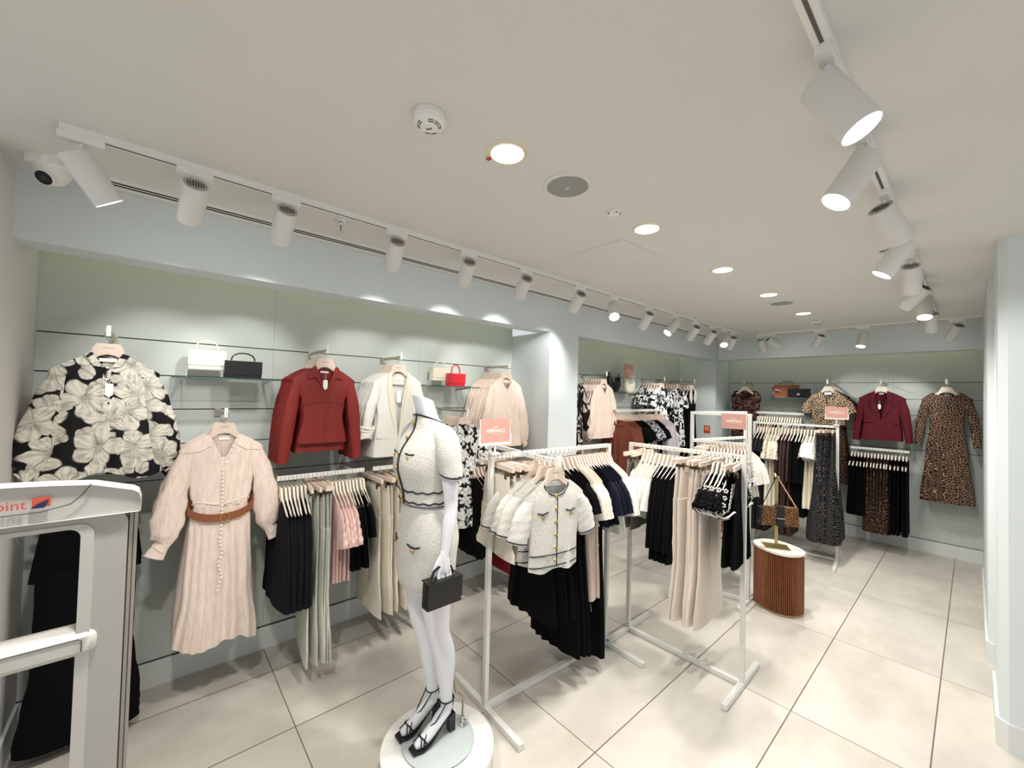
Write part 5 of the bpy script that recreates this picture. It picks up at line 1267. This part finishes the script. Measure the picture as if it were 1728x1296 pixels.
    rings = smooth_rings(J, 48, 72)
    jk = mobj('jacket', None, t) if False else None
    m = MB(); m.loft(rings, (False, False)); jk = mobj('jacket', fixn(m.mesh('jacket', C_TWEED, 60)), t)
    def ring_at(z, k=1.0):
        r_ = min(rings, key=lambda q: abs(sum(p[2] for p in q)/len(q)-z)); return r_
    for z in (1.050, 1.098):
        r_ = ring_at(z); cx = sum(p[0] for p in r_)/72; cy = sum(p[1] for p in r_)/72
        m = MB(); m.tube([((p[0]-cx)*1.012+cx, (p[1]-cy)*1.012+cy, p[2]+.003*math.sin(k*1.3)) for k, p in enumerate(r_+[r_[0]])], .0034, 6); mobj('piping', m.mesh('piping', M_PIPE), jk)
    top = rings[-1]; m = MB(); m.tube([(p[0]*1.01, p[1]*1.01, p[2]) for p in top+[top[0]]], .004, 6); mobj('neck_piping', m.mesh('piping', M_PIPE), jk)
    fr = []
    for r_ in rings: fr.append(min(r_, key=lambda p: p[1]+abs(p[0])*.01))
    fr = [min(r_, key=lambda p: abs(p[0]) + (10 if p[1] > 0 else 0)) for r_ in rings]
    m = MB(); m.tube([(0.006, p[1]-.004, p[2]) for p in fr], .0032, 6); mobj('front_piping', m.mesh('piping', M_PIPE), jk)
    m = MB(); m.tube([(-0.014, p[1]-.003, p[2]) for p in fr], .0022, 6); mobj('placket_fold', m.mesh('fold', C_TWEED), jk)
    for z in (1.385, 1.325, 1.262, 1.20, 1.140, 1.09, 1.055):
        p = min(fr, key=lambda q: abs(q[2]-z)); m = MB(); m.tube([(-.004, p[1]-.004, p[2]), (-.004, p[1]-.011, p[2])], [.009, .008], 12); mobj('button', m.mesh('button', M_GOLD), jk)
    for s in (-1, 1):
        z = 1.262; f = lambda x: surf(x, -.0145, .159, .1125)-.003
        m = MB(); m.tube([(s*x, f(x), z-.004*(1-abs(x-.066)/.026)) for x in (.040, .055, .068, .080, .092)], .0035, 6); mobj('pocket_trim', m.mesh('ptrim', M_PIPE), jk)
        m = MB(); m.tube([(s*.062, f(.062), z-.018), (s*.062, f(.062)-.007, z-.018)], [.0085, .007], 12); mobj('button', m.mesh('button', M_GOLD), jk)
        # short sleeve
        m = MB(); A = [(s*.110, .004, 1.350, .044), (s*.145, .006, 1.325, .054), (s*.166, .008, 1.27, .055), (s*.178, .014, 1.215, .050), (s*.184, .018, 1.172, .048)]
        K = [A[0]]+A+[A[-1]]; pts, rs = [], []
        for i in range(len(A)-1):
            for j in range(6):
                u = j/6; v = [.5*((2*b)+(-a+c)*u+(2*a-5*b+4*c-d)*u*u+(-a+3*b-3*c+d)*u**3) for a, b, c, d in zip(K[i], K[i+1], K[i+2], K[i+3])]
                pts.append(v[:3]); rs.append(v[3])
        pts.append(A[-1][:3]); rs.append(A[-1][3])
        m.tube(pts, rs, 28, cap=False); sl = mobj('sleeve', fixn(m.mesh('sleeve', C_TWEED, 60)), jk)
        e = Vector(A[-1][:3]); m = MB(); m.tube([(e.x+.049*math.cos(a), e.y+.049*math.sin(a), e.z+.008-.010*s*math.cos(a)) for a in [2*PI*k/28 for k in range(29)]], .0036, 6); mobj('cuff_piping', m.mesh('piping', M_PIPE), jk)
        # sandal
        x0 = s*.050; fy = 0 if s > 0 else -.015
        sd = mobj('sandal', None, t) if False else None
        m = MB()
        sole = [(-.140, .008), (-.10, .010), (-.06, .020), (-.02, .050), (.02, .074), (.065, .084)]
        L_, R_ = [], []
        rings_s = []
        for (y, z), w in zip(sole, (.024, .034, .033, .027, .022, .020)):
            rings_s.append([(x0-w, y+fy, z), (x0+w, y+fy, z), (x0+w, y+fy, z-.008), (x0-w, y+fy, z-.008)])
        m.loft(rings_s); sd = mobj('sandal', fixn(m.mesh('sole', M_LEATHER_BLK, 30)), t)
        m = MB(); m.loft([[(x0+a*.017, .052+fy+b*.017, .080) for a, b in ((-1, -1), (1, -1), (1, 1), (-1, 1))], [(x0+a*.015, .058+fy+b*.014, .001) for a, b in ((-1, -1), (1, -1), (1, 1), (-1, 1))]]); mobj('heel', fixn(m.mesh('heel', M_LEATHER_BLK, 20)), sd)
        def strap(pts, r_=.0028): m = MB(); m.tube([(x0+x, y+fy, z) for x, y, z in pts], r_, 6); mobj('strap', m.mesh('strap', M_LEATHER_BLK), sd)
        strap([(.030*math.cos(a), .033+.031*math.sin(a), .150+.004*math.sin(a)) for a in [2*PI*k/20 for k in range(21)]])
        strap([(0, .064, .150), (0, .066, .12), (0, .062, .088)])
        strap([(-.024, .014, .148), (-.020, -.004, .122), (-.014, -.034, .084), (.006, -.068, .0585), (.024, -.090, .040), (.033, -.098, .018)])
        strap([(.024, .014, .148), (.020, -.004, .122), (.014, -.034, .084), (-.006, -.068, .0585), (-.024, -.090, .040), (-.033, -.098, .018)])
        strap([(-.034, -.075, .018), (-.02, -.092, .045), (.01, -.098, .047), (.034, -.112, .014)])
        strap([(.034, -.075, .018), (.02, -.092, .045), (-.01, -.098, .047), (-.034, -.112, .014)])
    def shear_tree(o):
        for c in o.children:
            if c.type == 'MESH' and c.name.split('.')[0] != 'body':
                for v in c.data.vertices: v.co = shear(v.co)
            shear_tree(c)
    shear_tree(t)
    # support rod from the calf to the glass base
    rx, ry = .054, .118
    m = MB(); m.tube([(.050, .058, .30), (.050, .066, .24), (.047, .082, .155), (.046, .106, .130), (rx, ry+.002, .112), (rx, ry, .01)], .0055, 10); mobj('support_rod', m.mesh('rod', plain('brushed_rod', lin(170, 158, 140), .25, 1.0)), t)
    m = MB(); m.lathe([(.020, 0), (.021, .004), (.010, .006), (.009, .03), (.0055, .032)], (rx, ry, .0), 20); m.tube([(rx+.006, ry, .024), (rx+.026, ry, .026)], .003, 6); m.tube([(rx+.026, ry-.010, .026), (rx+.026, ry+.010, .026)], .003, 6); mobj('rod_socket', m.mesh('socket', M_CHROME), t)
    return t
mannequin()
# handbag carried in the left hand
t = handbag('black structured handbag hanging from the mannequin hand', (-1.462, .926, .770), .160, .105, .055, M_LEATHER_BLK, PI/2, hh=.052, hw=.62, hr=.0055, metal=M_GOLD, flap=.75)

# ------------------------------------------------------------------ walnut plinth, bag stand, leopard bag
def walnut():
    c = Vector((-1.035, 3.80, 0))
    t = thing('fluted_plinth', 'oval fluted walnut plinth with a white marble top', 'plinth', c, R(-28))
    # superellipse plan
    def plan(rx, ry, n, fl=0.0, nf=64):
        o = []
        for k in range(n):
            an = 2*PI*k/n; f = 1-fl*(1-abs(math.sin(nf*an/2)))
            o.append((rx*f*math.copysign(abs(math.cos(an))**.85, math.cos(an)), ry*f*math.copysign(abs(math.sin(an))**.85, math.sin(an))))
        return o
    wt = NT('walnut'); cc = wt.coords(); sx = wt.sep(cc)
    g = wt.noise(wt.vmath('MULTIPLY', cc, (60.0, 60.0, 2.0)), 2.0, 3, .6)
    wt.set(Base_Color=wt.mix(g, lin(70, 36, 22), lin(168, 104, 64)), Roughness=.4)
    P = plan(.176, .146, 64*8, .085, 64)
    m = MB(); m.loft([[(x, y, z) for x, y in P] for z in (.018, .462)]); mobj('fluted_body', fixn(m.mesh('fluted', wt.m, 25)), t)
    P = plan(.171, .141, 96); m = MB(); m.loft([[(x, y, z) for x, y in P] for z in (0, .018)]); mobj('base_ring', fixn(m.mesh('ring', plain('base_bronze', lin(176, 150, 120), .35, .6), 40)), t)
    mt = NT('white_marble'); cm = mt.coords(); v = mt.n('ShaderNodeTexNoise', i_Vector=cm, i_Scale=9.0, i_Detail=5.0, i_Distortion=1.5).outputs[0]
    mt.set(Base_Color=mt.mix(mt.step(v, .56, .62), lin(240, 234, 224), lin(214, 202, 188)), Roughness=.2)
    P = plan(.180, .150, 96); m = MB(); m.loft([[(x, y, z) for x, y in P] for z in (.462, .478)]); mobj('marble_top', fixn(m.mesh('top', mt.m, 40)), t)
    return c
cw = walnut()
BS = Vector((-1.045, 3.78, .4785))
t = thing('bag_stand', 'brass T-shaped bag stand on the marble topped plinth', 'display stand', BS, R(28))
m = MB(); m.box((0, 0, .003), (.17, .13, .006)); mobj('base_plate', m.mesh('b', M_BRASS, 0), t)
m = MB(); m.box((0, 0, .275), (.022, .012, .54)); mobj('post', m.mesh('p', M_BRASS, 0), t)
m = MB(); m.tube([(0, .06, .572), (0, .02, .553), (0, -.02, .549), (0, -.06, .566)], .010, 10, flat=.6); mobj('hook_bar', m.mesh('h', M_BRASS), t)
def leobag():
    rz = R(38)
    t = thing('handbag', 'leopard print flap bag with black centre strap hanging on the brass stand', 'handbag', BS+Vector((.044*math.sin(rz), -.044*math.cos(rz), .185)), rz)
    w, h, d = .27, .145, .055; m = MB()
    def R4(x0, x1, y, z0, z1, k): return [(x0*k, y, z0), (x1*k, y, z0), (x1*k*.96, y, z1), (x0*k*.96, y, z1)]
    m.loft([R4(-w/2, w/2, -d/2, 0, h, .985), R4(-w/2, w/2, -d/2+.006, 0, h, 1), R4(-w/2, w/2, d/2-.006, 0, h, 1), R4(-w/2, w/2, d/2, 0, h, .985)]); mobj('bag_body', fixn(m.mesh('bag', leopard('bag_leopard_print', lin(206, 150, 96), lin(22, 15, 14), lin(96, 56, 32), 58, .075, .5), 30)), t)
    m = MB(); m.box((0, -d/2-.003, h/2+.004), (.055, .005, h+.006)); m.box((0, 0, h+.004), (.055, d+.01, .005)); mobj('centre_strap', m.mesh('cs', M_LEATHER_BLK, 0), t)
    m = MB(); m.box((0, -d/2-.007, h*.42), (.055, .004, .006)); mobj('clasp', m.mesh('c', M_CHROME, 0), t)
    m = MB(); m.box((-w/2-.006, 0, h/2), (.014, d*.9, h*.9)); mobj('side_gusset', m.mesh('g', M_LEATHER_BLK, 0), t)
    top = Vector((0, .044, .380))
    for s, mt_, nm in ((-1, M_LEATHER_BLK, 'strap'), (1, plain('chain_strap', lin(196, 160, 140), .35, .5), 'chain')):
        a = Vector((s*w*.46, 0, h)); m = MB()
        if s < 0: m.tube([a, a.lerp(top, .5), top], .004, 6)
        else:
            for k in range(24): p = a.lerp(top, (k+.5)/24); m.ball(p, .0065, 8, 5, sz=1.1)
        mobj(nm, m.mesh(nm, mt_), t)
leobag()

# ------------------------------------------------------------------ anti-theft gate by the entrance
def gate():
    GX = -1.32; y1 = -.018; y0 = -.62; T = .045; H = 1.432
    t = thing('security_gate', 'grey plastic anti-theft gate in the lower left corner', 'security gate', (GX, 0, 0))
    mg = plain('gate_grey_plastic', lin(176, 173, 167), .5); mt = plain('gate_top_plastic', lin(196, 193, 187), .45)
    def frame(o, i, x0, x1): # ring prism between outlines in (y,z)
        m = MB(); n = len(o)
        vs = [(x0, y, z) for y, z in o]+[(x0, y, z) for y, z in i]+[(x1, y, z) for y, z in o]+[(x1, y, z) for y, z in i]
        fs = []
        for k in range(n):
            q = (k+1) % n
            fs += [(k, q, n+q, n+k), (2*n+k, 3*n+k, 3*n+q, 2*n+q), (k, 2*n+k, 2*n+q, q), (n+k, n+q, 3*n+q, 3*n+k)]
        m.add(vs, fs); return m
    def rr(a, b, c, d, r_, n=6):
        o = []
        for cy, cz, s in ((b-r_, d-r_, 0), (a+r_, d-r_, 90), (a+r_, c+r_, 180), (b-r_, c+r_, 270)):
            for k in range(n+1): an = R(s+90*k/n); o.append((cy+r_*math.cos(an), cz+r_*math.sin(an)))
        return o
    m = frame(rr(y0, y1-.018, .03, 1.36, .03), rr(y0+.075, y1-.092, .10, 1.332, .022), -T/2, T/2); mobj('side_frame', fixn(m.mesh('frame', mg, 30)), t)
    # inner chamfered lip
    m = frame(rr(y0+.07, y1-.072, .09, 1.340, .024), rr(y0+.082, y1-.093, .102, 1.331, .02), -T/2-.004, T/2+.004); mobj('inner_lip', fixn(m.mesh('lip', mt, 30)), t)
    # rounded top cap
    m = MB(); o = [(y0-.004, 1.354), (y1+.002, 1.354), (y1+.003, 1.38), (y1-.002, 1.398), (y1-.012, 1.405)]+[(lerp(y1-.02, y0, k/10), 1.405+.030*math.sin(PI*min(1, .15+k/12))) for k in range(1, 11)]
    rings = []
    for x, q in ((-T/2-.004, .985), (-T/2-.010, 1), (T/2+.010, 1), (T/2+.004, .985)): rings.append([(x, (y-(y0+y1)/2)*q+(y0+y1)/2, (z-1.37)*q+1.37) for y, z in o])
    m.loft(rings); mobj('top_cap', fixn(m.mesh('cap', mt, 30)), t)
    xf = T/2+.0105
    m = MB(); m.tube([(xf, -.098, 1.428), (xf, -.112, 1.405), (xf, -.128, 1.388), (xf, -.17, 1.378), (xf, -.6, 1.372)], .0009, 4); mobj('cap_joint', m.mesh('j', M_DARK), t)
    Rm = Matrix.Rotation(PI/2, 4, 'Z') @ Matrix.Rotation(PI/2, 4, 'X')
    text('lettering', 'Checkpoint', .027, M_RUSTP, t, Matrix.Translation((xf, -.190, 1.396)) @ Rm, .0006, 'RIGHT')
    m = MB(); m.prism([(0, 0), (.026, 0), (.026, .020), (0, .020)], 0, .001, Matrix.Translation((xf+.0005, -.183, 1.389)) @ Matrix.Rotation(PI/2, 4, 'Z')); mobj('logo_square', fixn(m.mesh('l', M_RUSTP, 0)), t)
    m = MB(); m.prism([(0, 0), (.020, 0), (.026, .017), (.010, .009)], 0, .001, Matrix.Translation((xf+.002, -.185, 1.387)) @ Matrix.Rotation(PI/2, 4, 'Z')); mobj('logo_check', fixn(m.mesh('l', M_NAVYP, 0)), t)
    # outer metal edge profile
    m = MB(); m.bx(-T/2*.8, T/2*.7, y1-.0155, y1-.002, .0, 1.35); mobj('edge_profile', m.mesh('e', plain('gate_side_profile', lin(158, 150, 142), .5), 0), t)
    m = MB(); m.bx(T/2*.3, T/2*.75, y1-.0178, y1-.0155, .0, 1.35); m.bx(T/2*.705, T/2*.72, y1-.009, y1-.0075, .0, 1.35); mobj('edge_seal', m.mesh('s', M_DARK, 0), t)
    # mid rail
    m = MB(); z0, z1 = 1.052, 1.106; n = 12; rings = []
    o = [(z0, -.022), (z0, .022), (z0+.012, .034), (z1-.012, .034), (z1, .022), (z1, -.022), (z1-.012, -.034), (z0+.012, -.034)]
    for y, q in ((y0+.05, 1), (y1-.078, 1), (y1-.069, .94), (y1-.062, .80), (y1-.058, .5)): rings.append([(x*q, y, (z-(z0+z1)/2)*q+(z0+z1)/2) for z, x in o])
    m.loft(rings); mobj('middle_rail', fixn(m.mesh('rail', mt, 40)), t)
    m = MB(); m.tube([(.0345, y0+.05, z0+.042), (.0345, y1-.089, z0+.040), (.0345, y1-.083, z0+.036), (.0345, y1-.083, z0+.012)], .0009, 4); mobj('rail_joint', m.mesh('j', M_DARK), t)
    m = MB(); m.bx(-.07, .07, y0-.01, y1, 0, .03); mobj('foot_plate', m.mesh('foot', mg, 0), t)
gate()
# black trousers on a clip hanger behind the gate, on the near left wall
K_GT = kind_trousers(C_BLACK, hem=-1.06, w0=.15, wl=.11, t=.03)
wall_arm('white arm holding the black trousers behind the security gate', XW, -.20, 1.10, 'x', .34)
for k in range(3):
    hang(K_GT, CLIP, 'trousers', ['wide black trousers on a clip hanger seen through the gate', 'second pair of wide black trousers behind the gate', 'rearmost pair of wide black trousers behind the gate'][k],
         ['clip hanger of the front black trousers seen through the gate', 'clip hanger of the second black trousers behind the gate', 'clip hanger of the rearmost black trousers behind the gate'][k], 'trousers', (XW+.31-.07*k, -.20, 1.119), PI/2, 'wide black trousers')
if BAD: print('LABELS', BAD)
